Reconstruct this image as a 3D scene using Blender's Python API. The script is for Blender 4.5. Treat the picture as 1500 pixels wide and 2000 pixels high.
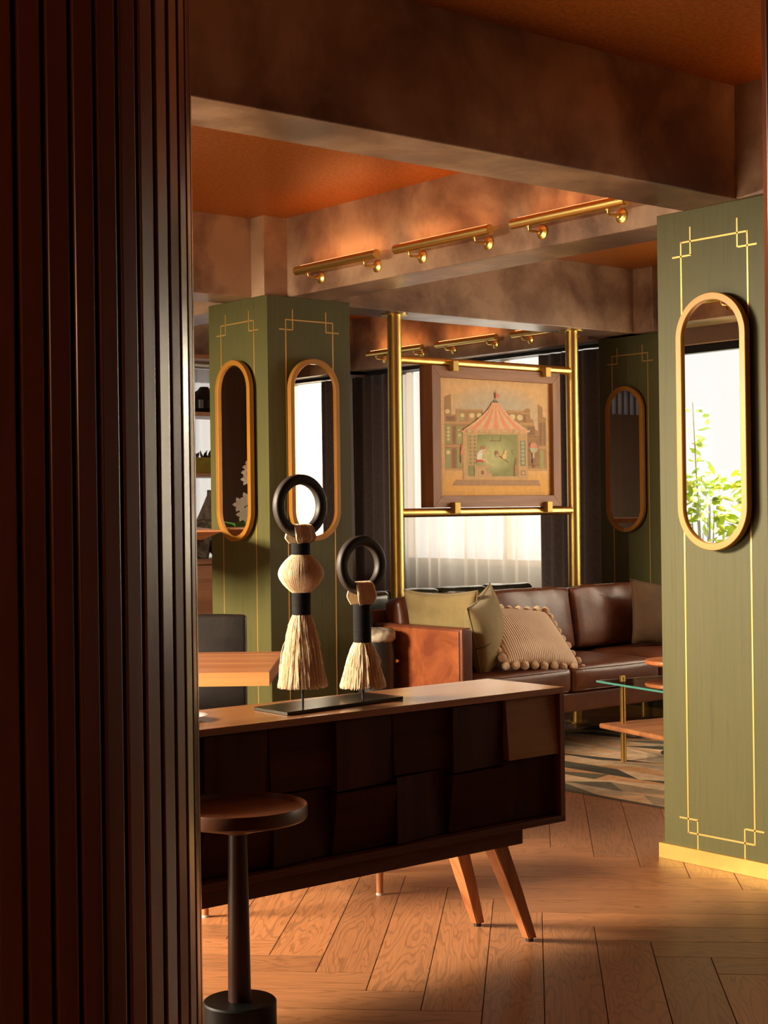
import bpy, bmesh, math, random
from mathutils import Vector, Matrix, noise
random.seed(7)
PI = math.pi
S = bpy.context.scene
for o in list(bpy.data.objects):
    bpy.data.objects.remove(o)
COL = S.collection

# ------------------------------------------------------------------ camera
H = 1.35
YAW, PITCH, ROLL, FPX = math.radians(39.5226), math.radians(-0.037), math.radians(-0.7632), 3021.6
fw = Vector((math.sin(YAW)*math.cos(PITCH), math.cos(YAW)*math.cos(PITCH), math.sin(PITCH)))
rt = Vector((math.cos(YAW), -math.sin(YAW), 0)); up = rt.cross(fw)
RT = rt*math.cos(ROLL)+up*math.sin(ROLL); UP = up*math.cos(ROLL)-rt*math.sin(ROLL)
camd = bpy.data.cameras.new('camera'); cam = bpy.data.objects.new('camera', camd); COL.objects.link(cam)
M = Matrix.Identity(4)
for i in range(3):
    M[i][0], M[i][1], M[i][2] = RT[i], UP[i], -fw[i]
M[2][3] = H
cam.matrix_world = M
camd.sensor_fit = 'HORIZONTAL'; camd.sensor_width = 24.0; camd.lens = 24.0*FPX/1500
camd.clip_start = 0.05; camd.clip_end = 100
S.camera = cam

# ------------------------------------------------------------------ world, exposure
S.view_settings.view_transform = 'Standard'; S.view_settings.look = 'None'
S.view_settings.exposure = 0.0; S.view_settings.gamma = 1.0
try: S.view_settings.use_curve_mapping = False
except Exception: pass
W = bpy.data.worlds.new('world'); S.world = W; W.use_nodes = True
W.node_tree.nodes['Background'].inputs[0].default_value = (1.0, 0.98, 0.96, 1)
W.node_tree.nodes['Background'].inputs[1].default_value = 1.2

def area(name, loc, target, sx, sy, power, color, spread=180):
    l = bpy.data.lights.new(name, 'AREA'); l.shape = 'RECTANGLE'; l.size = sx; l.size_y = sy
    l.energy = power; l.color = color; l.spread = math.radians(spread)
    o = bpy.data.objects.new(name, l); COL.objects.link(o); o.location = loc
    o.rotation_euler = (Vector(target)-Vector(loc)).to_track_quat('-Z', 'Y').to_euler()
    return o
DAY = (1.0, 0.84, 0.62)
# daylight standing outside the windows, plus an added west uplight
area('daylight_west', (-0.5, 6.3, 2.55), (3.9, 4.2, 0.9), 1.7, 1.0, 1350, DAY)
area('added_uplight_west', (0.75, 4.7, 0.35), (4.3, 4.9, 2.8), 2.0, 0.7, 75, (1.0, 0.80, 0.55))  # added to brighten beam undersides and ceiling from below
area('daylight_east_north', (9.0, 8.33, 1.75), (0, 8.33, 1.75), 2.6, 2.4, 50, (1, 0.88, 0.72))
area('daylight_east_middle', (9.0, 5.2, 1.75), (0, 5.2, 1.75), 2.6, 2.4, 280, (1, 0.86, 0.66))
area('daylight_east_south', (9.0, 1.9, 1.75), (0, 1.9, 1.75), 2.6, 2.4, 115, (1, 0.82, 0.56))

# ------------------------------------------------------------------ materials
def new_mat(name):
    m = bpy.data.materials.new(name); m.use_nodes = True
    return m, m.node_tree.nodes, m.node_tree.links, m.node_tree.nodes['Principled BSDF']
def plain(name, col, rough=0.5, metal=0.0, coat=0.0, spec=0.5, sheen=0.0):
    m, N, L, b = new_mat(name)
    b.inputs['Base Color'].default_value = (*col, 1); b.inputs['Roughness'].default_value = rough
    b.inputs['Metallic'].default_value = metal; b.inputs['Coat Weight'].default_value = coat
    b.inputs['Specular IOR Level'].default_value = spec; b.inputs['Sheen Weight'].default_value = sheen
    return m
def coords(N, L, kind, scale, rot=(0,0,0)):
    t = N.new('ShaderNodeTexCoord'); mp = N.new('ShaderNodeMapping')
    mp.inputs['Scale'].default_value = scale; mp.inputs['Rotation'].default_value = rot
    L.new(t.outputs[kind], mp.inputs['Vector']); return mp.outputs['Vector']
def ramp(N, L, fac, stops):
    r = N.new('ShaderNodeValToRGB'); e = r.color_ramp.elements
    e[0].position, e[0].color = stops[0][0], (*stops[0][1], 1)
    e[1].position, e[1].color = stops[-1][0], (*stops[-1][1], 1)
    for p, c in stops[1:-1]:
        k = e.new(p); k.color = (*c, 1)
    L.new(fac, r.inputs[0]); return r.outputs[0]
def noise_tex(N, L, vec, scale, detail=5, rough=0.55, dist=0.0):
    n = N.new('ShaderNodeTexNoise'); n.inputs['Scale'].default_value = scale
    n.inputs['Detail'].default_value = detail; n.inputs['Roughness'].default_value = rough
    n.inputs['Distortion'].default_value = dist
    if vec: L.new(vec, n.inputs['Vector'])
    return n.outputs['Fac']
def add_bump(N, L, b, h, strength, dist=0.002):
    bp = N.new('ShaderNodeBump'); bp.inputs['Strength'].default_value = strength; bp.inputs['Distance'].default_value = dist
    L.new(h, bp.inputs['Height']); L.new(bp.outputs[0], b.inputs['Normal'])
def noisy(name, stops, scale=3, sc=(1,1,1), rough=0.6, metal=0.0, bump=0.0, bscale=None, detail=6, dist=0.0, coat=0.0, spec=0.5, kind='Object', bdist=0.002, sheen=0.0, rot=(0,0,0)):
    m, N, L, b = new_mat(name)
    v = coords(N, L, kind, sc, rot)
    f = noise_tex(N, L, v, scale, detail, 0.6, dist)
    L.new(ramp(N, L, f, stops), b.inputs['Base Color'])
    b.inputs['Roughness'].default_value = rough; b.inputs['Metallic'].default_value = metal
    b.inputs['Coat Weight'].default_value = coat; b.inputs['Specular IOR Level'].default_value = spec
    b.inputs['Sheen Weight'].default_value = sheen
    if bump:
        h = noise_tex(N, L, v, bscale or scale*4, 4, 0.6, dist)
        add_bump(N, L, b, h, bump, bdist)
    return m
def wood(name, dark, light, axis='z', rough=0.4, scale=1.0, coat=0.0, bump=0.15, spec=0.5, kind='Object'):
    sc = {'x': (0.6, 9, 9), 'y': (9, 0.6, 9), 'z': (9, 9, 0.6)}[axis]
    m, N, L, b = new_mat(name)
    v = coords(N, L, kind, tuple(s*scale for s in sc))
    f = noise_tex(N, L, v, 1.6, 8, 0.6, 0.9)
    mid = tuple((a+c)/2 for a, c in zip(dark, light))
    L.new(ramp(N, L, f, [(0.30, dark), (0.5, mid), (0.68, light)]), b.inputs['Base Color'])
    b.inputs['Roughness'].default_value = rough; b.inputs['Coat Weight'].default_value = coat
    b.inputs['Coat Roughness'].default_value = 0.25; b.inputs['Specular IOR Level'].default_value = spec
    h = noise_tex(N, L, v, 7, 5, 0.65, 0.6); add_bump(N, L, b, h, bump, 0.001)
    return m

M_plaster = noisy('mottled_plaster', [(0.36, (0.125, 0.066, 0.042)), (0.47, (0.24, 0.142, 0.088)), (0.60, (0.41, 0.27, 0.17))], 2.1, rough=0.33, bump=0.10, bscale=12, dist=0.25, detail=9)
M_copper = noisy('copper_ceiling', [(0.3, (0.28, 0.076, 0.006)), (0.5, (0.40, 0.114, 0.010)), (0.7, (0.52, 0.155, 0.016))], 60, rough=0.40, metal=0.45, bump=0.10, bscale=160, detail=3, coat=0.0, spec=0.3)
M_brass = noisy('brushed_brass', [(0.3, (0.86, 0.60, 0.19)), (0.7, (0.88, 0.62, 0.20))], 2, (1,1,1), rough=0.33, metal=1.0)
M_brass_mat = noisy('gold_paint', [(0.3, (0.30, 0.125, 0.012)), (0.7, (0.34, 0.145, 0.015))], 8, rough=0.42, metal=0.2)
M_inlay = plain('gold_inlay', (0.60, 0.36, 0.10), 0.4, 0.6)
M_mirror = plain('mirror_glass', (0.93, 0.93, 0.90), 0.008, 1.0)
M_black = plain('matt_black', (0.012, 0.011, 0.011), 0.45)
M_walnut_x = wood('walnut_case', (0.060, 0.016, 0.006), (0.14, 0.042, 0.015), 'x', 0.45, 1.0, 0.0, spec=0.3)
M_walnut_z = wood('walnut_upright', (0.080, 0.026, 0.010), (0.20, 0.070, 0.026), 'z', 0.38, 1.0, 0.15)
M_walnut_top = wood('walnut_top', (0.20, 0.075, 0.025), (0.42, 0.18, 0.062), 'x', 0.24, 0.8, 1.0)
M_panel_dark = wood('dark_walnut_panel', (0.030, 0.008, 0.003), (0.070, 0.020, 0.008), 'z', 0.5, 0.9, 0.0, spec=0.08)
M_panel_dark_x = wood('dark_walnut_panel_flat', (0.030, 0.008, 0.003), (0.070, 0.020, 0.008), 'x', 0.5, 0.9, 0.0, spec=0.08)
M_panel_pale = wood('pale_walnut_panel', (0.22, 0.105, 0.022), (0.34, 0.165, 0.038), 'x', 0.45, 0.7, 0.0, spec=0.3)
M_leg = wood('oiled_leg_wood', (0.26, 0.085, 0.03), (0.50, 0.20, 0.075), 'z', 0.35, 1.2, 0.15)
M_slat = wood('stained_slat', (0.085, 0.017, 0.006), (0.18, 0.040, 0.014), 'z', 0.24, 0.5, 1.0, spec=0.7)
M_slat_core = plain('slat_backing', (0.010, 0.004, 0.003), 0.7)
M_fabric_dark = noisy('dark_drape', [(0.3, (0.050, 0.030, 0.024)), (0.7, (0.080, 0.050, 0.040))], 40, rough=0.9, sheen=0.3)
M_leather = noisy('brown_leather', [(0.3, (0.080, 0.020, 0.007)), (0.7, (0.155, 0.044, 0.016))], 5, rough=0.38, bump=0.5, bscale=30, detail=4, coat=0.12, dist=0.8)
M_leather_tan = noisy('tan_leather', [(0.35, (0.15, 0.032, 0.008)), (0.65, (0.30, 0.080, 0.022))], 5, rough=0.42, bump=0.3, bscale=70, detail=4, dist=0.6)
M_leather_black = noisy('black_leather', [(0.3, (0.008, 0.007, 0.006)), (0.7, (0.018, 0.015, 0.013))], 9, rough=0.42, bump=0.25, bscale=60)
M_leather_green = noisy('bottle_green_leather', [(0.3, (0.030, 0.034, 0.022)), (0.7, (0.060, 0.064, 0.040))], 9, rough=0.22, bump=0.25, bscale=30, coat=0.4)
M_olive = noisy('olive_linen', [(0.3, (0.20, 0.145, 0.055)), (0.7, (0.30, 0.22, 0.088))], 6, rough=0.9, bump=0.3, bscale=260, sheen=0.2)
M_brownpillow = noisy('brown_linen', [(0.3, (0.060, 0.028, 0.008)), (0.7, (0.095, 0.045, 0.013))], 8, rough=0.9, bump=0.25, bscale=260)
M_cream = noisy('cream_yarn', [(0.3, (0.62, 0.42, 0.25)), (0.7, (0.80, 0.60, 0.40))], 60, rough=0.95, bump=0.6, bscale=320, bdist=0.004, sheen=0.3)
M_cord = noisy('raffia_cord', [(0.3, (0.72, 0.52, 0.32)), (0.7, (0.92, 0.76, 0.54))], 30, (6, 6, 0.6), rough=0.7)
M_bind = noisy('black_binding', [(0.3, (0.005, 0.004, 0.004)), (0.7, (0.012, 0.010, 0.010))], 30, (0.4, 0.4, 8), rough=0.85, spec=0.2, bump=0.8, bscale=60)
M_ring = plain('charcoal_ring', (0.022, 0.017, 0.015), 0.55, spec=0.35)
M_plate = plain('blackened_steel', (0.045, 0.038, 0.030), 0.22, 0.85)
M_glassclear, N, L, b = new_mat('window_glass')
tg = N.new('ShaderNodeBsdfTransparent'); gg = N.new('ShaderNodeBsdfGlossy'); gg.inputs['Roughness'].default_value = 0.02
mg = N.new('ShaderNodeMixShader'); mg.inputs[0].default_value = 0.06
L.new(tg.outputs[0], mg.inputs[1]); L.new(gg.outputs[0], mg.inputs[2]); L.new(mg.outputs[0], N['Material Output'].inputs['Surface'])
M_tableglass, N, L, b = new_mat('table_glass')
b.inputs['Base Color'].default_value = (0.86, 0.97, 0.94, 1); b.inputs['Roughness'].default_value = 0.01
b.inputs['Transmission Weight'].default_value = 1.0; b.inputs['IOR'].default_value = 1.5
M_leaf = noisy('fresh_leaf', [(0.3, (0.16, 0.30, 0.03)), (0.7, (0.42, 0.52, 0.08))], 1.5, rough=0.5)
M_leafdark = noisy('deep_leaf', [(0.3, (0.05, 0.15, 0.03)), (0.7, (0.10, 0.26, 0.05))], 3, rough=0.4)
M_petal = plain('white_petal', (0.92, 0.88, 0.80), 0.6)
M_stem = plain('green_stem', (0.12, 0.13, 0.04), 0.6)
M_white = plain('glazed_white', (0.75, 0.72, 0.66), 0.2)
M_marble = noisy('veined_black_marble', [(0.50, (0.012, 0.011, 0.010)), (0.60, (0.02, 0.018, 0.016)), (0.64, (0.6, 0.55, 0.45))], 9, rough=0.2, dist=2.5)
M_carved = noisy('carved_driftwood', [(0.35, (0.03, 0.02, 0.014)), (0.65, (0.22, 0.16, 0.11))], 14, rough=0.7, bump=0.9, bscale=30, bdist=0.01, dist=1.5)
M_grey = noisy('grey_render', [(0.3, (0.20, 0.20, 0.19)), (0.7, (0.27, 0.27, 0.26))], 4, rough=0.8)
M_shelfwood = wood('shelf_wood', (0.22, 0.075, 0.028), (0.42, 0.17, 0.065), 'x', 0.4, 1.0)
M_wallwood = wood('brown_wall_wood', (0.045, 0.017, 0.005), (0.085, 0.034, 0.010), 'z', 0.4, 0.4)
M_table = wood('dining_table_wood', (0.30, 0.10, 0.038), (0.55, 0.235, 0.10), 'x', 0.30, 0.6, 0.3)
M_table_edge = wood('dining_table_edge', (0.42, 0.18, 0.055), (0.60, 0.28, 0.09), 'x', 0.35, 0.6, 0.2)
M_walnutframe = wood('walnut_picture_frame', (0.25, 0.10, 0.038), (0.46, 0.21, 0.09), 'x', 0.45, 1.2)
M_stoolwood = wood('stool_wood', (0.07, 0.022, 0.009), (0.15, 0.052, 0.02), 'x', 0.36, 0.8, 0.1)
M_dull = plain('dull_render', (0.20, 0.13, 0.09), 0.85)
M_dark_metal = plain('dark_metal_track', (0.02, 0.018, 0.018), 0.4, 0.6)
M_steel = plain('galvanised_duct', (0.55, 0.50, 0.44), 0.35, 0.8)

# oiled green oak veneer: open pores as bump, colour even
def green_mat(name, axis_sc):
    m, N, L, b = new_mat(name)
    v = coords(N, L, 'Object', axis_sc)
    f = noise_tex(N, L, v, 3.0, 8, 0.7, 0.5)
    L.new(ramp(N, L, f, [(0.30, (0.058, 0.053, 0.016)), (0.42, (0.077, 0.072, 0.023)), (0.7, (0.086, 0.080, 0.026))]), b.inputs['Base Color'])
    b.inputs['Roughness'].default_value = 0.52; b.inputs['Specular IOR Level'].default_value = 0.25
    add_bump(N, L, b, f, 0.35, 0.0015)
    return m
M_green = green_mat('green_oak_veneer', (24, 24, 0.9))

# sheer curtain
M_sheer, N, L, b = new_mat('sheer_voile')
out = N['Material Output']
tr = N.new('ShaderNodeBsdfTransparent'); tl = N.new('ShaderNodeBsdfTranslucent'); df = N.new('ShaderNodeBsdfDiffuse')
tr.inputs[0].default_value = (1, 0.98, 0.94, 1); tl.inputs[0].default_value = (0.88, 0.84, 0.76, 1); df.inputs[0].default_value = (0.85, 0.80, 0.72, 1)
m1 = N.new('ShaderNodeMixShader'); m1.inputs[0].default_value = 0.35; L.new(tl.outputs[0], m1.inputs[1]); L.new(df.outputs[0], m1.inputs[2])
m2 = N.new('ShaderNodeMixShader'); m2.inputs[0].default_value = 0.62; L.new(tr.outputs[0], m2.inputs[1]); L.new(m1.outputs[0], m2.inputs[2])
L.new(m2.outputs[0], out.inputs['Surface'])

M_lamp, N, L, b = new_mat('lit_lamp_strip')
b.inputs['Emission Color'].default_value = (1.0, 0.48, 0.16, 1); b.inputs['Emission Strength'].default_value = 5.0

# floor planks (uv in metres, per-plank value in attribute 'plank')
M_floor, N, L, b = new_mat('herringbone_oak')
uv = N.new('ShaderNodeUVMap'); uv.uv_map = 'uv'
at = N.new('ShaderNodeAttribute'); at.attribute_name = 'plank'
comb = N.new('ShaderNodeVectorMath'); comb.operation = 'MULTIPLY_ADD'
comb.inputs[1].default_value = (31, 17, 9); L.new(at.outputs['Vector'], comb.inputs[0]); L.new(uv.outputs[0], comb.inputs[2])
mp = N.new('ShaderNodeMapping'); mp.inputs['Scale'].default_value = (0.55, 4.2, 1); L.new(comb.outputs[0], mp.inputs[0])
warp = noise_tex(N, L, mp.outputs[0], 1.7, 3, 0.5, 0.4)
mul = N.new('ShaderNodeMath'); mul.operation = 'MULTIPLY'; mul.inputs[1].default_value = 22; L.new(warp, mul.inputs[0])
sn = N.new('ShaderNodeMath'); sn.operation = 'SINE'; mu2 = N.new('ShaderNodeMath'); mu2.operation = 'MULTIPLY'; mu2.inputs[1].default_value = 6.0
L.new(mul.outputs[0], mu2.inputs[0]); L.new(mu2.outputs[0], sn.inputs[0])
mpf = N.new('ShaderNodeMapping'); mpf.inputs['Scale'].default_value = (3, 110, 1); L.new(comb.outputs[0], mpf.inputs[0])
fine = noise_tex(N, L, mpf.outputs[0], 2.0, 4, 0.6, 0.2)
g1 = N.new('ShaderNodeMapRange'); g1.inputs[1].default_value = 0.35; g1.inputs[2].default_value = 1.0; g1.inputs[3].default_value = 1.0; g1.inputs[4].default_value = 0.70
L.new(sn.outputs[0], g1.inputs[0])
g2 = N.new('ShaderNodeMapRange'); g2.inputs[1].default_value = 0.35; g2.inputs[2].default_value = 0.62; g2.inputs[3].default_value = 0.80; g2.inputs[4].default_value = 1.04
L.new(fine, g2.inputs[0])
sx = N.new('ShaderNodeSeparateXYZ'); L.new(at.outputs['Vector'], sx.inputs[0])
g3 = N.new('ShaderNodeMapRange'); g3.inputs[3].default_value = 0.80; g3.inputs[4].default_value = 1.15; L.new(sx.outputs[0], g3.inputs[0])
pa = N.new('ShaderNodeMath'); pa.operation = 'MULTIPLY'; L.new(g1.outputs[0], pa.inputs[0]); L.new(g2.outputs[0], pa.inputs[1])
pb = N.new('ShaderNodeMath'); pb.operation = 'MULTIPLY'; L.new(pa.outputs[0], pb.inputs[0]); L.new(g3.outputs[0], pb.inputs[1])
vm = N.new('ShaderNodeVectorMath'); vm.operation = 'SCALE'; vm.inputs[0].default_value = (0.34, 0.145, 0.058); L.new(pb.outputs[0], vm.inputs['Scale'])
L.new(vm.outputs[0], b.inputs['Base Color']); b.inputs['Roughness'].default_value = 0.42; b.inputs['Specular IOR Level'].default_value = 0.4
add_bump(N, L, b, pa.outputs[0], 0.25, 0.001)

# colour-attribute material for prints and the patchwork rug
def attr_mat(name, attr, rough, nscale, namp, sheen=0.0):
    m, N, L, b = new_mat(name)
    a = N.new('ShaderNodeAttribute'); a.attribute_name = attr
    v = coords(N, L, 'Object', (1, 1, 1)); f = noise_tex(N, L, v, nscale, 6, 0.65, 0.3)
    r = N.new('ShaderNodeMapRange'); r.inputs[1].default_value = 0.3; r.inputs[2].default_value = 0.7
    r.inputs[3].default_value = 1-namp; r.inputs[4].default_value = 1+namp; L.new(f, r.inputs[0])
    s = N.new('ShaderNodeVectorMath'); s.operation = 'SCALE'; L.new(a.outputs['Color'], s.inputs[0]); L.new(r.outputs[0], s.inputs['Scale'])
    L.new(s.outputs[0], b.inputs['Base Color']); b.inputs['Roughness'].default_value = rough; b.inputs['Sheen Weight'].default_value = sheen
    return m
M_print = attr_mat('printed_paper', 'col', 0.6, 30, 0.10)
M_rug = attr_mat('hide_patchwork', 'col', 0.95, 14, 0.22, 0.0)
M_rug.node_tree.nodes['Principled BSDF'].inputs['Specular IOR Level'].default_value = 0.1

# ------------------------------------------------------------------ helpers
def BM(): return bmesh.new()
def obj(name, bm, mat, parent=None, world=False, smooth=False, loc=None):
    me = bpy.data.meshes.new(name)
    bmesh.ops.recalc_face_normals(bm, faces=bm.faces[:])
    bm.to_mesh(me); bm.free()
    for m in (mat if isinstance(mat, (list, tuple)) else [mat]): me.materials.append(m)
    if smooth:
        for p in me.polygons: p.use_smooth = True
        if smooth == 'auto':
            try: me.set_sharp_from_angle(angle=math.radians(38))
            except Exception: pass
    o = bpy.data.objects.new(name, me); COL.objects.link(o)
    if parent is not None:
        o.parent = parent
        if world:
            r = parent
            off = Vector((0, 0, 0))
            while r is not None: off += r.location; r = r.parent
            o.location = -off
    if loc is not None: o.location = loc
    return o
def tag(o, label=None, cat=None, group=None, kind=None):
    if label: o['label'] = label
    if cat: o['category'] = cat
    if group: o['group'] = group
    if kind: o['kind'] = kind
    return o
def empty(name, loc, label, cat, rz=0.0, group=None):
    o = bpy.data.objects.new(name, None); COL.objects.link(o); o.location = loc; o.rotation_euler = (0, 0, rz)
    o.empty_display_size = 0.05
    return tag(o, label, cat, group)
def struct(name, bm, mat, smooth=False, label=None, parent=None):
    o = obj(name, bm, mat, parent, smooth=smooth)
    if parent is None: tag(o, label, None, None, 'structure')
    return o
def copy_tree(o, parent=None):
    c = o.copy(); COL.objects.link(c)
    if parent is not None: c.parent = parent
    for ch in list(o.children): copy_tree(ch, c)
    return c
def box(bm, x0, x1, y0, y1, z0, z1, bev=0.0, seg=2, M=None):
    r = bmesh.ops.create_cube(bm, size=1.0); vs = r['verts']
    for v in vs:
        v.co = Vector((x0+(x1-x0)*(v.co.x+.5), y0+(y1-y0)*(v.co.y+.5), z0+(z1-z0)*(v.co.z+.5)))
    if bev > 0:
        es = list({e for v in vs for e in v.link_edges})
        r2 = bmesh.ops.bevel(bm, geom=es, offset=bev, segments=seg, profile=0.5, affect='EDGES')
        vs = list(set(r2['verts']) | {v for f in r2['faces'] for v in f.verts} | {v for v in vs if v.is_valid})
    if M is not None:
        for v in vs: v.co = M @ v.co
    return vs
def tube(bm, pts, r, n=12, caps=True, closed=False):
    pts = [Vector(p) for p in pts]; rings = []
    k = len(pts); rr = r if isinstance(r, (list, tuple)) else [r]*k
    prev = None
    for i, p in enumerate(pts):
        if closed: t = pts[(i+1) % k]-pts[i-1]
        else: t = pts[min(i+1, k-1)]-pts[max(i-1, 0)]
        t.normalize()
        if prev is None:
            a = Vector((0, 0, 1)) if abs(t.z) < 0.9 else Vector((1, 0, 0))
            nx = t.cross(a).normalized()
        else:
            nx = (prev-t*prev.dot(t)).normalized()
        prev = nx; ny = t.cross(nx)
        rings.append([bm.verts.new(p+(nx*math.cos(2*PI*j/n)+ny*math.sin(2*PI*j/n))*rr[i]) for j in range(n)])
    m = k if closed else k-1
    for i in range(m):
        A, B = rings[i], rings[(i+1) % k]
        for j in range(n): bm.faces.new((A[j], A[(j+1) % n], B[(j+1) % n], B[j]))
    if caps and not closed:
        bm.faces.new(rings[0][::-1]); bm.faces.new(rings[-1])
def lathe(bm, prof, n=32, c=(0, 0, 0), M=None, cap=True):
    rings = []
    for r, z in prof:
        rings.append([bm.verts.new((c[0]+r*math.cos(2*PI*j/n), c[1]+r*math.sin(2*PI*j/n), c[2]+z)) for j in range(n)])
    for A, B in zip(rings, rings[1:]):
        for j in range(n): bm.faces.new((A[j], A[(j+1) % n], B[(j+1) % n], B[j]))
    if cap:
        bm.faces.new(rings[0][::-1]); bm.faces.new(rings[-1])
    if M is not None:
        for R in rings:
            for v in R: v.co = M @ v.co
def loft(bm, secs, cap=True):
    rings = [[bm.verts.new(p) for p in s] for s in secs]; n = len(rings[0])
    for A, B in zip(rings, rings[1:]):
        for j in range(n): bm.faces.new((A[j], A[(j+1) % n], B[(j+1) % n], B[j]))
    if cap: bm.faces.new(rings[0][::-1]); bm.faces.new(rings[-1])
def stadium(w, h, n=20):
    """points of a pill outline (u,v) centred, width w, height h"""
    r = w/2; s = h/2-r; P = []
    for i in range(n+1):
        a = PI*i/n; P.append((r*math.cos(a), s+r*math.sin(a)))
    for i in range(n+1):
        a = PI+PI*i/n; P.append((r*math.cos(a), -s+r*math.sin(a)))
    return P

# ------------------------------------------------------------------ dimensions of the place
ZB, ZC = 2.473, 2.885            # underside of beams, ceiling
XE = 8.10                        # east window wall
XW = 1.42                        # west window wall (middle bay)
YN = 9.95                        # north wall
# ---- floor: herringbone planks
s2 = math.sqrt(0.5); PW, PL = 0.1665, 1.205; A0, B0 = 4.164, -0.318
bm = BM(); uvl = bm.loops.layers.uv.new('uv'); fl = bm.faces.layers.float_vector.new('plank')
def plank(a0, a1, b0, b1, along_a):
    cx, cy = ((a0+a1)/2+(b0+b1)/2)*s2, ((a0+a1)/2-(b0+b1)/2)*s2
    if not (-1.5 < cx < 9.0 and -1.0 < cy < 10.8): return
    g = 0.0009; a0 += g; a1 -= g; b0 += g; b1 -= g; e = 0.0012
    def W_(a, b_, z): return ((a+b_)*s2, (a-b_)*s2, z)
    top = [bm.verts.new(W_(a, b_, 0)) for a, b_ in ((a0+e, b0+e), (a0+e, b1-e), (a1-e, b1-e), (a1-e, b0+e))]
    bot = [bm.verts.new(W_(a, b_, -0.0025)) for a, b_ in ((a0, b0), (a0, b1), (a1, b1), (a1, b0))]
    fs = [bm.faces.new(top)]+[bm.faces.new((top[i], bot[i], bot[(i+1) % 4], top[(i+1) % 4])) for i in range(4)]
    rv = Vector((random.random(), random.random(), random.random()))
    for f in fs:
        f[fl] = rv
        for l in f.loops:
            x, y = l.vert.co.x, l.vert.co.y; a, b_ = (x+y)*s2, (x-y)*s2
            l[uvl].uv = (a, b_) if along_a else (b_, a)
for i in range(-12, 13):
    for k in range(-70, 71):
        oa, ob = A0+i*PL-k*PW, B0+i*PL+k*PW
        plank(oa, oa+PL, ob, ob+PW, True)
        plank(oa-PW, oa, ob+PW-PL, ob+PW, False)
vs = [bm.verts.new(p) for p in ((-3, -3, -0.003), (9.2, -3, -0.003), (9.2, 10.8, -0.003), (-3, 10.8, -0.003))]
f0 = bm.faces.new(vs); f0.material_index = 1
floor = struct('floor', bm, [M_floor, plain('floor_gap', (0.05, 0.02, 0.01), 0.9)])
bm = BM(); box(bm, -3, 9.2, -3, 10.8, -0.2, -0.05); struct('trim_1', bm, M_dull, label='floor slab below the oak boards')
# ---- ceiling
bm = BM(); box(bm, -3, 8.3, -3, 10.2, ZC, ZC+0.2); struct('ceiling', bm, M_copper)
# ---- beams
def beam(n, x0, x1, y0, y1, label, z0=ZB):
    bm = BM(); box(bm, x0, x1, y0, y1, z0, ZC+0.01, 0.004, 2); struct('trim_%d' % n, bm, M_plaster, label=label)
beam(2, -3, 8.1, 3.532, 3.80, 'dark plaster beam crossing overhead in front')
beam(3, 4.765, 5.035, 3.80, 6.66, 'plaster beam carrying the brass picture lights')
beam(4, 1.42, 7.70, 6.66, 6.93, 'plaster beam above the brass frame')
beam(5, 7.70, 7.97, 7.05, YN, 'plaster beam before the rear curtains')
beam(6, 1.42, 8.1, 9.70, YN, 'plaster beam along the north wall')
beam(7, 4.765, 5.035, 6.93, 9.70, 'plaster beam behind the green column')
beam(8, 4.60, 5.035, -3, 3.532, 'dark plaster beam above the camera side')
beam(9, 1.50, 1.78, 3.80, 6.66, 'plaster beam over the west window')
beam(10, 7.70, 7.97, 3.80, 6.55, 'plaster beam before the middle curtains')
beam(11, 7.70, 7.97, 0.3, 3.532, 'plaster beam before the south curtains')
# piers above the green columns
bm = BM(); box(bm, 4.617, 4.77, 6.545, 6.80, ZB, ZC+0.01, 0.003); struct('trim_12', bm, M_plaster, label='plaster pier over the corner column')
bm = BM(); box(bm, 7.60, 7.97, 6.50, 7.06, ZB, ZC+0.01, 0.003); struct('trim_13', bm, M_plaster, label='plaster pier over the far column')
# ---- walls
def wall_open(name, axis, pos, th, u0, u1, z1, holes, mat, label):
    """wall slab with rectangular holes; axis 'x' = wall normal along x"""
    bm = BM(); us = [u0]
    for h0, h1, zb, zt in holes:
        parts = [(us[-1], h0, 0, z1), (h0, h1, 0, zb), (h0, h1, zt, z1)]
        for a, b_, c, d in parts:
            if b_-a > 1e-4 and d-c > 1e-4:
                if axis == 'x': box(bm, pos, pos+th, a, b_, c, d)
                else: box(bm, a, b_, pos, pos+th, c, d)
        us.append(h1)
    if u1-us[-1] > 1e-4:
        if axis == 'x': box(bm, pos, pos+th, us[-1], u1, 0, z1)
        else: box(bm, us[-1], u1, pos, pos+th, 0, z1)
    return struct(name, bm, mat, label=label)
wall_open('wall_east', 'x', XE, 0.15, -3, 10.1, ZC, [(0.45, 3.25, 0.92, 2.62), (4.05, 6.40, 0.92, 2.62), (7.20, 9.60, 0.92, 2.62)], M_grey, 'grey rendered wall under the curtained windows')
wall_open('wall_west', 'x', XW-0.15, 0.15, 3.20, 10.1, ZC, [(3.45, 7.15, 0.10, 2.38)], M_dull, 'west wall with the garden window')
wall_open('wall_north', 'y', YN, 0.15, 1.27, 8.25, ZC, [(3.5, 5.35, 2.225, 2.472), (5.75, 7.3, 0.9, 2.40)], M_wallwood, 'brown timber north wall')
bm = BM(); box(bm, -3, 1.42, 3.05, 3.20, 0, ZC); struct('wall_left', bm, M_dull)
bm = BM(); box(bm, -3.1, 8.25, -3.1, -3.0, 0, ZC); struct('wall_south', bm, M_dull)
bm = BM(); box(bm, -3.1, -3.0, -3, 3.2, 0, ZC); struct('wall_far', bm, M_dull)
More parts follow.
